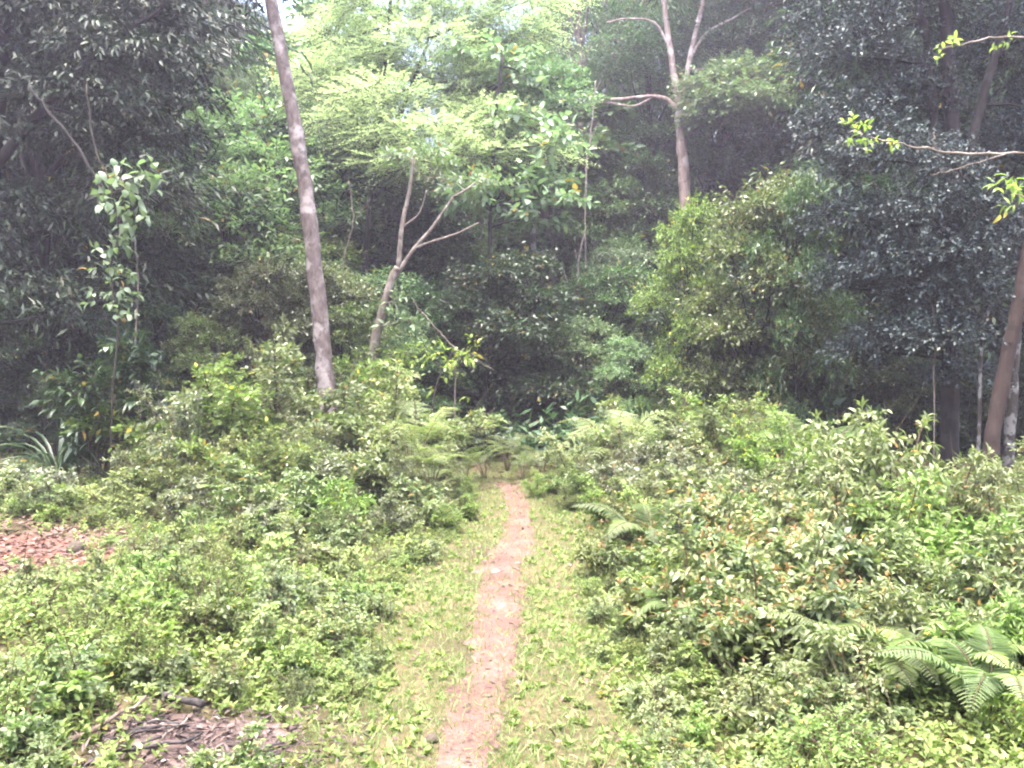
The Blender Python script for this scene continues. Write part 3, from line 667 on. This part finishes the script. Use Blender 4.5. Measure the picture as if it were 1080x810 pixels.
# small leaved glossy tree on the right, bluish sky sheen in its leaf colour
hero('small_leaved_dark_tree', 'big dark tree of tiny glossy leaves coloured with bluish sky sheen beside the brown trunk', 11,
     [([(1002, 330), (1003, 240), (1005, 160), (1000, 60), (990, -60), (980, -160)], 9, 5), ([(1004, 210), (985, 150), (980, 60), (960, -40)], 7, 3), ([(1004, 230), (1022, 160), (1040, 90), (1070, -10)], 7, 3)],
     [(905, 60, 60, 55, 0), (880, 140, 44, 50, -.2), (930, 170, 60, 50, -.5), (900, 235, 50, 40, 0), (960, 110, 60, 60, .3), (960, 20, 70, 55, .2), (985, 230, 62, 50, -.8), (940, 290, 60, 42, -.3),
      (1000, 310, 60, 42, -.6), (965, 355, 54, 36, -.4), (1045, 260, 55, 50, -.4), (1050, 330, 50, 40, .3), (1060, 60, 65, 65, .6), (1070, 160, 60, 55, .5), (870, 30, 44, 50, .6), (910, 370, 40, 26, .2),
      (900, -60, 80, 60, .4), (1000, -90, 90, 70, .4), (1090, -50, 90, 70, .4), (1120, 120, 70, 80, .6), (1120, 280, 70, 70, .6), (1010, 395, 40, 22, -.2), (1000, 180, 34, 30, -1.1), (1030, 220, 40, 34, -1.0), (1005, 270, 40, 30, -1.1), (1000, 360, 40, 30, -1.0), (880, 300, 30, 30, .4)],
     'bark_dark', 'gloss_sky_sheen', .064, .035, ntw=360, k=9, tl=.3, seed=67, upn=.7, droop=.25)

# brown trunk at the frame edge and its neighbours
hero('brown_trunk_tree', 'reddish brown leaning trunk beside the dark small leaved tree', 9.5,
     [([(1044, 492), (1052, 430), (1064, 370), (1078, 300), (1098, 180), (1110, 0), (1115, -160)], 8.5, 5.5)],
     [(1120, -170, 110, 60, 0), (1180, -120, 90, 60, .5), (1160, -220, 120, 60, 0)], 'bark_brown', 'gloss_dark', .12, .05, ntw=50, k=8, tl=.4, seed=68)
hero('mottled_trunk_tree', 'dark trunk blotched with white lichen just behind the brown leaning trunk', 10.8,
     [([(1064, 470), (1068, 410), (1072, 340), (1080, 260), (1090, 100)], 6, 4.5)], [(1100, 60, 60, 50, .3)], 'bark_mottle', 'gloss_dark', .12, .05, ntw=50, k=8, tl=.4, seed=69)
hero('slim_mottled_sapling', 'thin lichen spotted sapling stem standing between dark tree and brown trunk', 9.9,
     [([(1031, 490), (1033, 440), (1034, 390), (1038, 330)], 2.2, 1.4)], [(1040, 320, 20, 14, 0)], 'bark_mottle', 'gloss_dark', .10, .045, ntw=50, k=7, tl=.3, seed=70)

# large leaved dark tree over the left
hero('glossy_dark_tree', 'large dark tree with hanging glossy leaves shading the leaning trunk side of the clearing', 11.5,
     [([(-30, 400), (-25, 300), (-10, 180), (0, 60), (10, -80)], 15, 7), ([(-10, 180), (50, 110), (110, 50), (170, 10)], 6, 2)],
     [(60, 30, 70, 45, 0), (120, 60, 60, 40, -.4), (180, 70, 46, 34, 0), (205, 110, 34, 26, .2), (130, 110, 56, 34, -.3), (60, 100, 60, 40, -.2), (10, 60, 60, 50, .2), (10, 140, 50, 45, 0), (90, 150, 50, 32, .1), (160, 145, 46, 28, .3),
      (190, 30, 40, 28, .5), (150, 10, 60, 34, .3), (80, -40, 100, 50, .3), (180, -50, 70, 40, .4), (-30, 0, 80, 60, .3), (20, 220, 40, 34, .2), (-40, 260, 60, 60, .2), (10, 300, 44, 34, .1), (60, 330, 30, 26, .4), (-20, -120, 140, 60, 0)],
     'bark_dark', 'gloss_dark', .135, .05, ntw=85, k=9, T=T6, tl=.42, droop=.75, sag=.35, seed=71)

# ---- vines, lianas, bare saplings
def stemmy(name, label, cat, d, lines, mat, leaves=None, leafmat='bright', group=None, seed=1, base=None):
    rg = np.random.default_rng(seed); b0 = np.array(W(*lines[0][0][0][:2], d)); bz = float(h(b0[0], b0[1])) if base is None else base
    o = np.array([b0[0], b0[1], bz]); root = empty(name, o); tag(root, label, cat, group)
    sb = MB()
    for i, (pl, r0, r1) in enumerate(lines):
        P = np.array([W(p[0], p[1], d + (p[2] if len(p) > 2 else 0)) for p in pl])
        if i == 0 and base is None: P = base_to_ground(P)
        n = 5 * len(P); Q = smooth_line(P, n); Q = Q + rg.normal(0, .008, Q.shape); sb.tube(Q - o, np.linspace(r0, r1, n) / F * d, 6)
    if leaves:
        lb = MB()
        for (px, py, dd, n, spread_px, ll, lw, droop) in leaves:
            c = W(px, py, d + dd) - o; s = spread_px / F * d
            P0 = c + rg.normal(0, 1, (n, 3)) * s * np.array([.5, .5, .5])
            twigs(lb, sb, P0, nrm(rg.standard_normal((n, 3)) * [1, 1, .6] + [0, 0, .2]), ll * 1.2, 4, ll, lw, rg, T=TB, droop=droop, r=.003)
        lb.build('leaves', M[leafmat], root)
    sb.build('stem', M[mat], root, True)
    return root
stemmy('climbing_vine', 'pale leaved climbing vine hanging in a column against the dark left trees'.replace(' left', ''), 'vine', 10.2,
       [([(118, 430), (124, 350), (118, 290), (124, 240), (116, 195), (98, 150), (92, 90)], 1.1, .8), ([(118, 205), (140, 190)], .8, .5)], 'stem_dark',
       [(106, 200, 0, 8, 34, .17, .1, .6), (142, 200, 0, 9, 34, .17, .1, .6), (128, 230, 0, 7, 34, .16, .1, .6), (122, 262, 0, 7, 20, .13, .08, .6), (116, 310, 0, 6, 18, .11, .065, .6), (126, 290, 0, 8, 22, .12, .07, .6), (122, 330, 0, 6, 20, .12, .07, .5), (116, 265, 0, 4, 20, .12, .07, .5)], 'pale_big', seed=81)
stemmy('liana', 'grey liana sagging through the dark glossy tree above the climbing vine', 'vine', 10.4,
       [([(30, 90), (52, 118), (78, 150), (100, 185), (112, 205)], 1.4, 1.8)], 'bark_dark', seed=82, base=2.)
for nm, lab, d, ln in (
    ('bare_sapling', 'thin bleached bare sapling with forked top in the dark forest below the white limbed tree', 19, [([(604, 370), (606, 320), (611, 270), (618, 240)], 1.6, .7), ([(606, 320), (596, 290), (585, 268)], .8, .4), ([(610, 280), (606, 262)], .6, .4)]),
    ('bare_sapling', 'straight hair thin pale sapling in the dark gap beyond the end of the path', 18, [([(545, 385), (544, 340), (546, 300)], .7, .4)]),
    ('bare_sapling', 'thin pale dead pole leaning upright below the long white limb', 23, [([(618, 190), (622, 150), (626, 110), (628, 85)], 1.0, .6), ([(622, 150), (632, 128)], .5, .3)]),
    ('bare_sapling', 'dark wiry sapling bending over the dark gap beside yellow leaves', 14.5, [([(480, 395), (482, 380), (492, 373), (512, 378)], .8, .4), ([(484, 372), (468, 355), (450, 335), (436, 318)], .8, .5), ([(492, 373), (520, 390)], .5, .3)])):
    stemmy(nm, lab, 'sapling', d, ln, 'twig_white' if 'wiry' not in lab else 'bark_pale', seed=int(d * 3 + len(lab)), base=None)

for nm, lab, d, ln in (
    ('bare_sapling', 'thin grey pole rising beside the round crowned tree', 21, [([(505, 300), (508, 240), (507, 180), (511, 120)], 1.2, .7)]),
    ('bare_sapling', 'thin crooked twig stem leaning out from the foot of the feathery tree', 17, [([(366, 330), (362, 280), (372, 235), (368, 190)], .9, .5), ([(372, 235), (390, 210)], .5, .3)]),
    ('bare_sapling', 'slender pale stem standing before the small leaved dark tree', 10.2, [([(985, 345), (980, 315), (990, 290), (984, 262)], .8, .5)]),
    ('bare_sapling', 'thin brown stem standing in the shade between climbing vine and drooping leaved shrub', 12, [([(148, 420), (143, 360), (146, 300), (142, 250)], .9, .6)])):
    stemmy(nm, lab, 'sapling', d, ln, 'bark_pale', seed=int(d * 7 + len(lab)))

# slim tree outside the frame reaching in from the side
stemmy('overhanging_young_tree', 'slim young tree reaching pale twigs with yellow green leaf sprays across the dark tree', 'tree', 8.2,
       [([(1150, 480), (1150, 300), (1145, 170), (1140, 60), (1130, -60)], 4, 2), ([(1145, 175), (1080, 163), (1010, 161), (950, 152), (918, 145)], 1.7, .8), ([(990, 161), (985, 150), (986, 138)], .8, .5), ([(1140, 60), (1090, 42), (1050, 40), (1010, 48), (990, 52)], 1.4, .7),
        ([(1060, 163), (1020, 175), (980, 186)], .7, .4), ([(1150, 230), (1100, 215), (1070, 205)], 1.2, .7)], 'bark_pale',
       [(903, 128, 0, 4, 9, .085, .04, -.2), (912, 142, 0, 5, 14, .085, .04, .3), (930, 148, 0, 4, 14, .08, .035, .5), (897, 150, 0, 3, 10, .08, .04, .4), (1000, 46, 0, 5, 14, .09, .04, .3), (1050, 42, 0, 3, 12, .07, .03, .3),
        (1066, 200, 0, 6, 14, .13, .04, .4), (1075, 210, 0, 5, 14, .13, .04, .5)], 'lime', seed=83)

# ================================================================== forest behind
GR = {0: ('dark broadleaf tree massed in the shaded forest behind the glossy dark tree', 'forest trees behind the glossy dark tree'),
      1: ('green broadleaf tree massed on the slope behind the leaning trunk and feathery tree', 'forest trees behind the feathery tree'),
      2: ('hazy dark tree massed on the slope around the white limbed tree', 'forest trees around the white limbed tree'),
      3: ('deep shaded tree massed in the forest behind the small leaved dark tree', 'forest trees behind the small leaved dark tree')}
fr = np.random.default_rng(900)
def zone(px): return 0 if px < 215 else 1 if px < 600 else 2 if px < 850 else 3
rows = [(17.5, 90), (20.5, 80), (24, 72), (28, 66), (33, 62), (39, 58), (46, 54), (54, 50)]
for ri, (d0, step) in enumerate(rows):
    px = -150 + fr.uniform(0, step)
    while px < 1230:
        d = d0 + fr.uniform(-1.3, 1.3); z = zone(px)
        skip = (330 < px < 640 and d0 < 23) or (600 < px < 860 and d0 < 27) or (850 <= px < 1010 and d0 < 23) or (395 < px < 500 and d0 > 22) or (200 < px < 232 and d0 > 31) or (215 <= px < 330 and d0 < 20)
        if not skip:
            zz = float(h((px - 540) / F * d, d))
            if z == 0 and px > 130 and d0 < 26: px += 60; continue
            if z == 1:      # crowns stepping up the slope, one above the other
                kd = ['layer', 'tall', 'layer', 'fine', 'large', 'low2'][int(fr.integers(6))]; hgt = fr.uniform(6.0, 9.5)
                mats = {'crown': ['forest_mid', 'mint', 'feather', 'mint', 'pale_big', 'forest_mid'][int(fr.integers(6))]}  # lighter leaf colours make these crowns read as lit
            elif z == 2:
                kd = ['round', 'fine', 'tall', 'droop'][int(fr.integers(4))]; hgt = fr.uniform(8, 14); mats = {'crown': ['forest', 'forest_shade', 'forest_mid'][int(fr.integers(3))]}
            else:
                kd = ['round', 'fine', 'round', 'droop'][int(fr.integers(4))]; hgt = fr.uniform(11, 16); mats = {'crown': ['forest_shade', 'forest'][int(fr.random() < .35)]}  # darkened leaf colours carry the deep shade
            hg = TREES[kd][1]
            plant_at(px, d, kd, sc=hgt / hg if kd not in ('low2', 'droop') else min(1.6, hgt / hg), label=GR[z][0], cat='tree', group=GR[z][1], mats=mats, wide=fr.uniform(1.0, 1.3))
        px += step * fr.uniform(.75, 1.3)
# forest edge behind the viewpoint, closing the clearing
for i in range(17):
    a = R(112 + i * 8.6 + fr.uniform(-3, 3)) ; r_ = fr.uniform(9.5, 13) + 4 * (i % 2)
    kd = ['round', 'fine', 'tall'][i % 3]; x, y = r_ * math.sin(a), r_ * math.cos(a)
    spawn(TREES[kd][0], USED, (x, y, float(h(x, y))), fr.uniform(0, 6), fr.uniform(.95, 1.2), 'tall broadleaf tree closing the clearing behind the viewpoint', 'tree', 'trees behind the viewpoint')
plant_at(768, 38, 'tall', sc=1.0, label=GR[2][0], cat='tree', group=GR[2][1], mats={'crown': 'forest'}, wide=1.3)
plant_at(752, 31, 'round', sc=.8, label=GR[2][0], cat='tree', group=GR[2][1], mats={'crown': 'forest'})
# russet crown against the sky
plant_at(222, 30, 'layer', topy=5, label='pale orange brown crowned tree glowing against a gap of sky', cat='tree', mats={'crown': 'russet'})

# understorey
UG = {0: ('dark understorey bush crowding under the glossy dark tree', 'understorey under the glossy dark tree'),
      1: ('green understorey bush filling the slope foot behind the leaning trunk', 'understorey behind the leaning trunk'),
      2: ('shaded understorey bush below the white limbed tree', 'understorey below the white limbed tree'),
      3: ('shaded understorey bush under the small leaved dark tree', 'understorey under the small leaved dark tree')}
for (px, topy, d, kd, mt) in [
    (30, 330, 15, 'low', 'forest_shade'), (90, 300, 16, 'low2', 'forest_shade'), (150, 320, 15.5, 'low', 'forest'), (200, 260, 17, 'low2', 'forest'), (-30, 320, 14, 'low', 'forest_shade'), (60, 400, 13.5, 'low2', 'forest_shade'),
    (150, 400, 13.5, 'low2', 'forest_shade'), (235, 190, 18, 'low', 'mint'), (300, 170, 19.5, 'low', 'mint'), (270, 120, 21.5, 'low', 'mint'), (345, 150, 21, 'low2', 'mint'), (270, 290, 16, 'low2', 'shrub_grey'), (310, 250, 18, 'low', 'shrub'), (215, 340, 15, 'low', 'shrub'), (360, 290, 17, 'low2', 'shrub_grey'), (372, 330, 16, 'low', 'shrub'),
    (440, 300, 18, 'low2', 'forest_mid'), (517, 275, 16.6, 'low2', 'forest_shade'), (395, 300, 18, 'low2', 'mint'), (430, 185, 23, 'low', 'forest'), (455, 225, 21.5, 'low2', 'forest'), (405, 215, 22, 'low2', 'forest_mid'), (480, 310, 19, 'low', 'forest'), (500, 260, 21, 'low2', 'shrub'), (440, 360, 16, 'low2', 'forest_mid'), (530, 300, 22, 'low', 'forest_shade'), (560, 330, 21, 'low', 'forest'), (585, 300, 19, 'droop', 'forest_mid'), (612, 340, 17.5, 'low', 'mint'),
    (630, 290, 19, 'low2', 'forest_mid'), (655, 260, 20, 'droop', 'forest_mid'), (665, 360, 16.5, 'low', 'mint'), (640, 200, 24, 'low', 'forest_mid'), (680, 180, 25, 'low2', 'forest'), (720, 320, 17, 'low2', 'forest_shade'),
    (770, 240, 19, 'low', 'forest_shade'), (800, 330, 14.5, 'low2', 'forest_shade'), (850, 360, 14, 'low', 'forest_shade'), (900, 330, 15, 'low', 'forest_shade'), (960, 380, 14, 'low2', 'forest_shade'), (1020, 370, 14, 'low', 'forest_shade'), (1080, 380, 14, 'low2', 'forest_shade'), (1110, 350, 15, 'low', 'forest_shade'),
    (930, 200, 17, 'low', 'forest_shade'), (1000, 200, 17, 'low', 'forest_shade'), (520, 400, 20, 'low2', 'forest_shade'), (490, 420, 17, 'low2', 'forest_shade'), (575, 420, 16.5, 'low2', 'forest_shade')]:
    z = zone(px)
    plant_at(px, d, kd, topy=topy, label=UG[z][0], cat='bush', group=UG[z][1], mats={'crown': mt}, wide=1.1)  # leaf colour set per bush: darkened for shade, lightened for lit spots
# bright climbers and saplings by the white tree
plant_at(722, 15.5, 'low2', topy=232, label='bright green young tree below the white limbed tree', cat='young tree', mats={'crown': 'bright'}, wide=.62)
plant_at(795, 14, 'low2', topy=200, label='pale green vine draped bush leaning out beside the small leaved dark tree', cat='bush', mats={'crown': 'shrub'}, wide=.72)
plant_at(842, 13.5, 'low', topy=200, label='dull green bush pressed against the edge of the small leaved dark tree', cat='bush', mats={'crown': 'forest_mid'}, wide=.6)

# ================================================================== shrub banks
LB = ('fine leaved green shrub in the tangled bank around the foot of the leaning trunk', 'tangled shrubs around the leaning trunk')
LB2 = ('leafy green shrub in the tangled bank around the foot of the leaning trunk', 'tangled leafy shrubs around the leaning trunk')
for (px, topy, d, kd) in [(240, 362, 11, 'fine2'), (290, 345, 11.8, 'fine1'), (378, 352, 13.8, 'fine1'), (410, 375, 12, 'fine2'), (200, 395, 10.2, 'fine1'), (262, 415, 9.9, 'fine2'), (318, 432, 10.4, 'fine1'), (368, 436, 9.8, 'fine2'),
                          (300, 448, 9.2, 'fine1'), (450, 450, 11, 'fine1'), (220, 455, 9.2, 'fine2'), (475, 492, 10.6, 'fine1'), (420, 462, 9.5, 'fine2'), (180, 440, 10, 'fine1'), (470, 505, 9.6, 'fine2'), (490, 500, 10.9, 'fine1')]:
    plant_at(px, d, kd, topy=topy, label=LB[0], cat='shrub', group=LB[1])
for (px, topy, d, kd) in [(345, 470, 9.2, 'mid1'), (390, 455, 9.6, 'mid2'), (255, 475, 8.5, 'mid2'), (305, 480, 8.4, 'mid1'), (360, 490, 8.4, 'mid1'), (440, 492, 9, 'mid2'), (495, 518, 9.6, 'mid1'), (160, 462, 9.2, 'mid2'), (195, 490, 8.5, 'mid1'), (410, 512, 8.4, 'mid2'), (475, 530, 8.6, 'mid1'), (280, 515, 7.9, 'mid2'), (340, 525, 7.8, 'mid1')]:
    plant_at(px, d, kd, topy=topy, label=LB2[0], cat='shrub', group=LB2[1])
for (px, topy, d, lab) in [(15, 478, 9, 'grey green broad leaved weed bush behind the red earth patch'), (70, 482, 9.2, 'grey green broad leaved weed bush directly behind the brown stone'), (118, 492, 9.0, 'grey green broad leaved weed bush between the brown stone and the shrub bank'), (40, 515, 8.4, 'low broad leaved bush at the back rim of the red earth patch')]:
    plant_at(px, d, 'big2', topy=topy, label=lab, cat='bush')
plant_at(105, 10.6, 'dark_big', topy=338, label='dark shrub with long drooping glossy leaves under the climbing vine', cat='shrub', mats={'foliage': 'forest_shade'})
plant_at(303, 13.8, 'big1', topy=325, label='upright shrub with bronze yellow top leaves just beside the leaning trunk', cat='shrub', mats={'foliage': 'shrub_olive'}, wide=.6)
plant_at(60, 10.8, 'strap', topy=428, label='dark tuft of strap shaped leaves below the drooping leaved shrub', cat='plant')
plant_at(432, 10.6, 'lacy1', topy=418, wide=.8, label='pale yellow green lacy fern arching beside the path beyond the leaning trunk', cat='fern')
plant_at(455, 10.2, 'lacy1', topy=458, wide=.7, label='pale lacy fern leaning over the path just below the tallest pale fern', cat='fern')
plant_at(535, 14.2, 'lacy2', topy=455, wide=1.2, label='green lacy fern at the mouth of the dark gap where the path ends', cat='fern')
plant_at(572, 13.4, 'lacy2', topy=468, wide=1.2, label='green lacy fern beside the path end on the open bank side', cat='fern')
plant_at(552, 12.9, 'lacy2', topy=474, wide=1.1, label='green lacy fern in the grass just where the path disappears', cat='fern')
plant_at(492, 12.0, 'lacy2', topy=476, wide=1.0, label='green lacy fern under the pale fern at the leaning trunk side of the path end', cat='fern')
plant_at(512, 13.0, 'lacy2', topy=468, wide=1.1, label='low dark green fern hiding the last bend of the path', cat='fern', mats={'frond': 'fern'})
plant_at(640, 10.6, 'lacy2', topy=425, wide=.8, label='feathery fern on top of the open bank behind the fine shrubs', cat='fern', mats={'frond': 'fern_pale'})

RB = ('fine leaved olive shrub in the open bank across the path from the leaning trunk', 'tangled shrubs on the open bank')
for (px, topy, d, kd) in [(605, 445, 12, 'fine2'), (685, 408, 11, 'fine2'), (722, 398, 11.4, 'fine1'), (765, 412, 10.2, 'fine1'), (810, 412, 10.4, 'fine2'), (615, 475, 10.4, 'fine2'), (660, 445, 9.6, 'fine1'), (715, 445, 9, 'fine2'), (770, 455, 8.4, 'fine2'), (835, 430, 9, 'fine1'), (800, 480, 7.5, 'fine1'), (680, 485, 8.2, 'fine1'), (870, 450, 7.8, 'mid1'), (740, 475, 7.8, 'mid2'),
                          (580, 486, 11.6, 'fine2'), (566, 500, 11.2, 'fine1'), (640, 495, 9, 'fine2'), (700, 500, 7.6, 'fine2'), (600, 505, 10, 'fine1'), (850, 480, 7.2, 'fine2'), (1085, 460, 7.4, 'fine1')]:
    plant_at(px, d, kd, topy=topy, label=RB[0], cat='shrub', group=RB[1])
for (px, topy, d, lab) in [(905, 422, 7.2, 'bright broad leaved shrub standing tallest on the open bank before the dark tree'), (950, 410, 7.0, 'bright broad leaved shrub next to the tallest one before the dark tree'), (995, 450, 6.7, 'bright broad leaved shrub in front of the lichen spotted sapling'),
                           (1055, 480, 6.5, 'bright broad leaved shrub at the foot of the brown trunk'), (890, 468, 6.6, 'bright broad leaved shrub in front of the tallest bright shrub'), (945, 475, 6.2, 'bright broad leaved shrub halfway between the tallest bright shrub and the ferns')]:
    plant_at(px, d, 'big1', topy=topy, label=lab, cat='shrub', mats={'foliage': ['bright', 'shrub', 'shrub_olive'][int(px) % 3]}, wide=.85)
RT = ('red tipped shrub with orange young leaves on the open bank above the ferns', 'red tipped shrubs above the ferns')
for (px, topy, d, kd) in [(735, 545, 5.3, 'red1'), (790, 528, 5.5, 'red2'), (802, 572, 4.7, 'red1'), (850, 540, 5.1, 'red1'), (905, 535, 5.2, 'red2'), (695, 535, 6.4, 'red2'), (770, 505, 6.4, 'red1'), (870, 585, 4.5, 'red2'), (830, 505, 6.2, 'red1'), (740, 495, 7.0, 'red2'), (745, 590, 4.7, 'red2'), (660, 520, 7.2, 'red1')]:
    plant_at(px, d, kd, topy=topy, label=RT[0], cat='shrub', group=RT[1])
RM = ('leafy shrub crowded between the bright broad leaved shrubs and the ferns', 'leafy shrubs above the ferns')
for (px, topy, d, kd) in [(950, 530, 5.3, 'mid1'), (1010, 520, 5.4, 'mid2'), (1060, 530, 5.2, 'mid1'), (1100, 515, 5.4, 'mid2'), (985, 575, 4.7, 'mid1'), (1045, 575, 4.6, 'mid2'), (930, 590, 4.5, 'mid1'), (1085, 600, 4.2, 'mid1'), (1000, 630, 4.1, 'mid2'), (880, 630, 4.1, 'mid2'), (700, 560, 5.8, 'mid1'), (650, 545, 6.8, 'mid2')]:
    plant_at(px, d, kd, topy=topy, label=RM[0], cat='shrub', group=RM[1])
for (px, topy, d, kd, lab) in [(915, 650, 3.9, 'fern1', 'dark fern with the longest comb like frond below the red tipped shrubs'), (962, 652, 3.9, 'fern2', 'pale fern just beside the longest comb like frond'), (1012, 668, 3.8, 'fern2', 'pale yellowish fern in front of the leafy shrubs near the frame corner'),
                               (1045, 715, 3.5, 'fern1', 'drooping grey green fern lowest at the foot of the open bank'), (692, 530, 6.9, 'fern1', 'fern with upright fronds on the path side of the red tipped shrubs'), (728, 628, 4.7, 'fern1', 'small dark fern tucked under the red tipped shrubs'), (855, 440, 10.2, 'fern1', 'single upright fern on the bank crest against the dark gap'),
                               (215, 505, 8.8, 'fern2', 'fern among the shrubs above the weeds near the red earth patch'), (120, 570, 7.3, 'fern2', 'small pale fern beside the brown stone'), (425, 590, 7.3, 'fern1', 'fern spreading over the verge grass on the leaning trunk side')]:
    small = d < 5
    plant_at(px, d + .3 * small, kd, topy=None if small else topy, sc=.72, label=lab, cat='fern')
plant_at(1085, 3.5, 'big1', topy=690, label='low plant with wide yellowish leaves beside the lowest fern', cat='plant', mats={'foliage': 'lime'})

stemmy('yellow_leaved_sapling', 'sapling with sprays of yellow lime leaves at the dark gap near the slender forked tree', 'sapling', 13.6,
       [([(455, 440), (462, 400), (478, 372), (500, 372)], 1.2, .5), ([(466, 392), (452, 372), (446, 360)], .7, .4)], 'stem_dark',
       [(490, 374, 0, 9, 16, .13, .055, .4), (468, 380, .1, 10, 18, .13, .055, .4), (452, 368, 0, 7, 14, .12, .05, .4), (500, 362, 0, 3, 9, .1, .05, .2), (478, 392, -.2, 8, 16, .12, .05, .4)], 'lime', seed=84)
# weeds one can tell apart on the verges
WG = {0: ('bright green leafy weed standing in the verge between the burnt heap and the path', 'weeds on the burnt heap side of the path'), 1: ('bright green leafy weed standing in the verge between the path and the ferns', 'weeds on the fern side of the path')}
wr = np.random.default_rng(77); placed = 0
for i in range(900):
    d = 3.0 + 6.0 * wr.random() ** .8; x = wr.uniform(-.62, .62) * d
    dp = abs(x - float(path_x(d))) - float(path_w(d)) / 2
    if dp < .45 or in_patch(x, d, ASH, 1.15) or in_patch(x, d, RED, 1.15): continue
    if x > 0 and (d > 6.5 or x / d > (.42 if d < 3.9 else .30 - .06 * (d - 3.9))): continue
    if wr.random() > .25 + .75 * wobble(x, d): continue
    if placed >= 190: break
    placed += 1; s = 0 if x < path_x(d) else 1
    sc = wr.uniform(.34, .62) * (.55 + .45 * float(sstep(.3, 1.5, dp)))
    kd = ['weed1', 'weed2', 'weed3', 'weed4'][int(wr.integers(4))]
    spawn(PROTO[kd][0], USED, (x, d, float(h(x, d)) - .02), wr.uniform(0, 6.28), (sc * wr.uniform(.9, 1.6), sc * wr.uniform(.9, 1.6), sc), WG[s][0], 'weed', WG[s][1], {'foliage': ['herb', 'bright', 'shrub', 'shrub_olive', 'fern'][int(wr.integers(5))]}, tilt=.15)

# ================================================================== haze
def box(name, lo, hi):
    v = np.array([(x, y, z) for x in (lo[0], hi[0]) for y in (lo[1], hi[1]) for z in (lo[2], hi[2])], float)
    q = np.array([(0, 1, 3, 2), (4, 6, 7, 5), (0, 4, 5, 1), (2, 3, 7, 6), (0, 2, 6, 4), (1, 5, 7, 3)])
    b = MB(); b.add(v, q, np.full(6, .5)); m = bpy.data.materials.new('haze'); nt, N, L = nodes(m)
    out = N('ShaderNodeOutputMaterial'); pv = N('ShaderNodeVolumePrincipled'); pv.inputs['Color'].default_value = (.86, .78, 1., 1)  # violet put into the air colour to lift and tint the shade
    pv.inputs['Density'].default_value = HAZE; pv.inputs['Anisotropy'].default_value = .45
    L(pv.outputs[0], out.inputs['Volume']); return tag(b.build(name, m), kind='stuff')
HAZE = .0019
zmin = min(float(h(np.linspace(-165, 165, 400)[:, None], np.linspace(-65, 195, 400)[None]).min()), 0) - 1
hz = box('haze', (-165, -65, zmin), (165, 195, 46))
tag(hz, 'thin haze tinted violet to lift the shade, filling the clearing and fading the far slope', 'haze')

# ================================================================== light, camera
w = bpy.data.worlds.new('World'); scene.world = w; w.use_nodes = True
nt = w.node_tree
for n in list(nt.nodes): nt.nodes.remove(n)
sky = nt.nodes.new('ShaderNodeTexSky'); sky.sky_type = 'NISHITA'; sky.sun_disc = False
EL, AZ = 78, -150          # azimuth: degrees clockwise from +Y (ahead)
sky.sun_elevation = R(EL); sky.sun_rotation = R(AZ); sky.dust_density = 6; sky.air_density = 1.3; sky.ozone_density = .6
bg = nt.nodes.new('ShaderNodeBackground'); bg.inputs['Strength'].default_value = .15
wo = nt.nodes.new('ShaderNodeOutputWorld'); nt.links.new(sky.outputs[0], bg.inputs['Color']); nt.links.new(bg.outputs[0], wo.inputs['Surface'])
sl = bpy.data.lights.new('sun', 'SUN'); sl.energy = 1.4; sl.angle = R(50); sl.color = (1, .97, .94)
so = bpy.data.objects.new('sun', sl); COL.objects.link(so)
dv = Vector((math.sin(R(AZ)) * math.cos(R(EL)), math.cos(R(AZ)) * math.cos(R(EL)), math.sin(R(EL))))
so.rotation_euler = dv.to_track_quat('Z', 'Y').to_euler(); so.location = (0, 0, 40)

cam = bpy.data.cameras.new('camera'); co = bpy.data.objects.new('camera', cam); COL.objects.link(co)
co.location = (0, 0, CZ); co.rotation_euler = (R(90), 0, 0)
cam.sensor_width = 36; cam.lens = 36 * F / 1080; cam.shift_y = -(405 - HZ) / 1080; cam.clip_end = 1000; cam.clip_start = .05
scene.camera = co
vs = scene.view_settings; vs.view_transform = 'Standard'; vs.look = 'None'; vs.exposure = 3.45; vs.gamma = 1; vs.use_curve_mapping = False
cy = scene.cycles
cy.max_bounces = 5; cy.diffuse_bounces = 3; cy.glossy_bounces = 2; cy.transmission_bounces = 3; cy.volume_bounces = 1; cy.transparent_max_bounces = 4
cy.use_denoising = True; cy.caustics_reflective = False; cy.caustics_refractive = False; cy.filter_width = 2.1
# drop prototypes that were never placed
for d_ in (PROTO, TREES):
    for k_, (r_, _) in d_.items():
        if not USED.get(r_.name):
            for c in list(r_.children): bpy.data.objects.remove(c)
            bpy.data.objects.remove(r_)
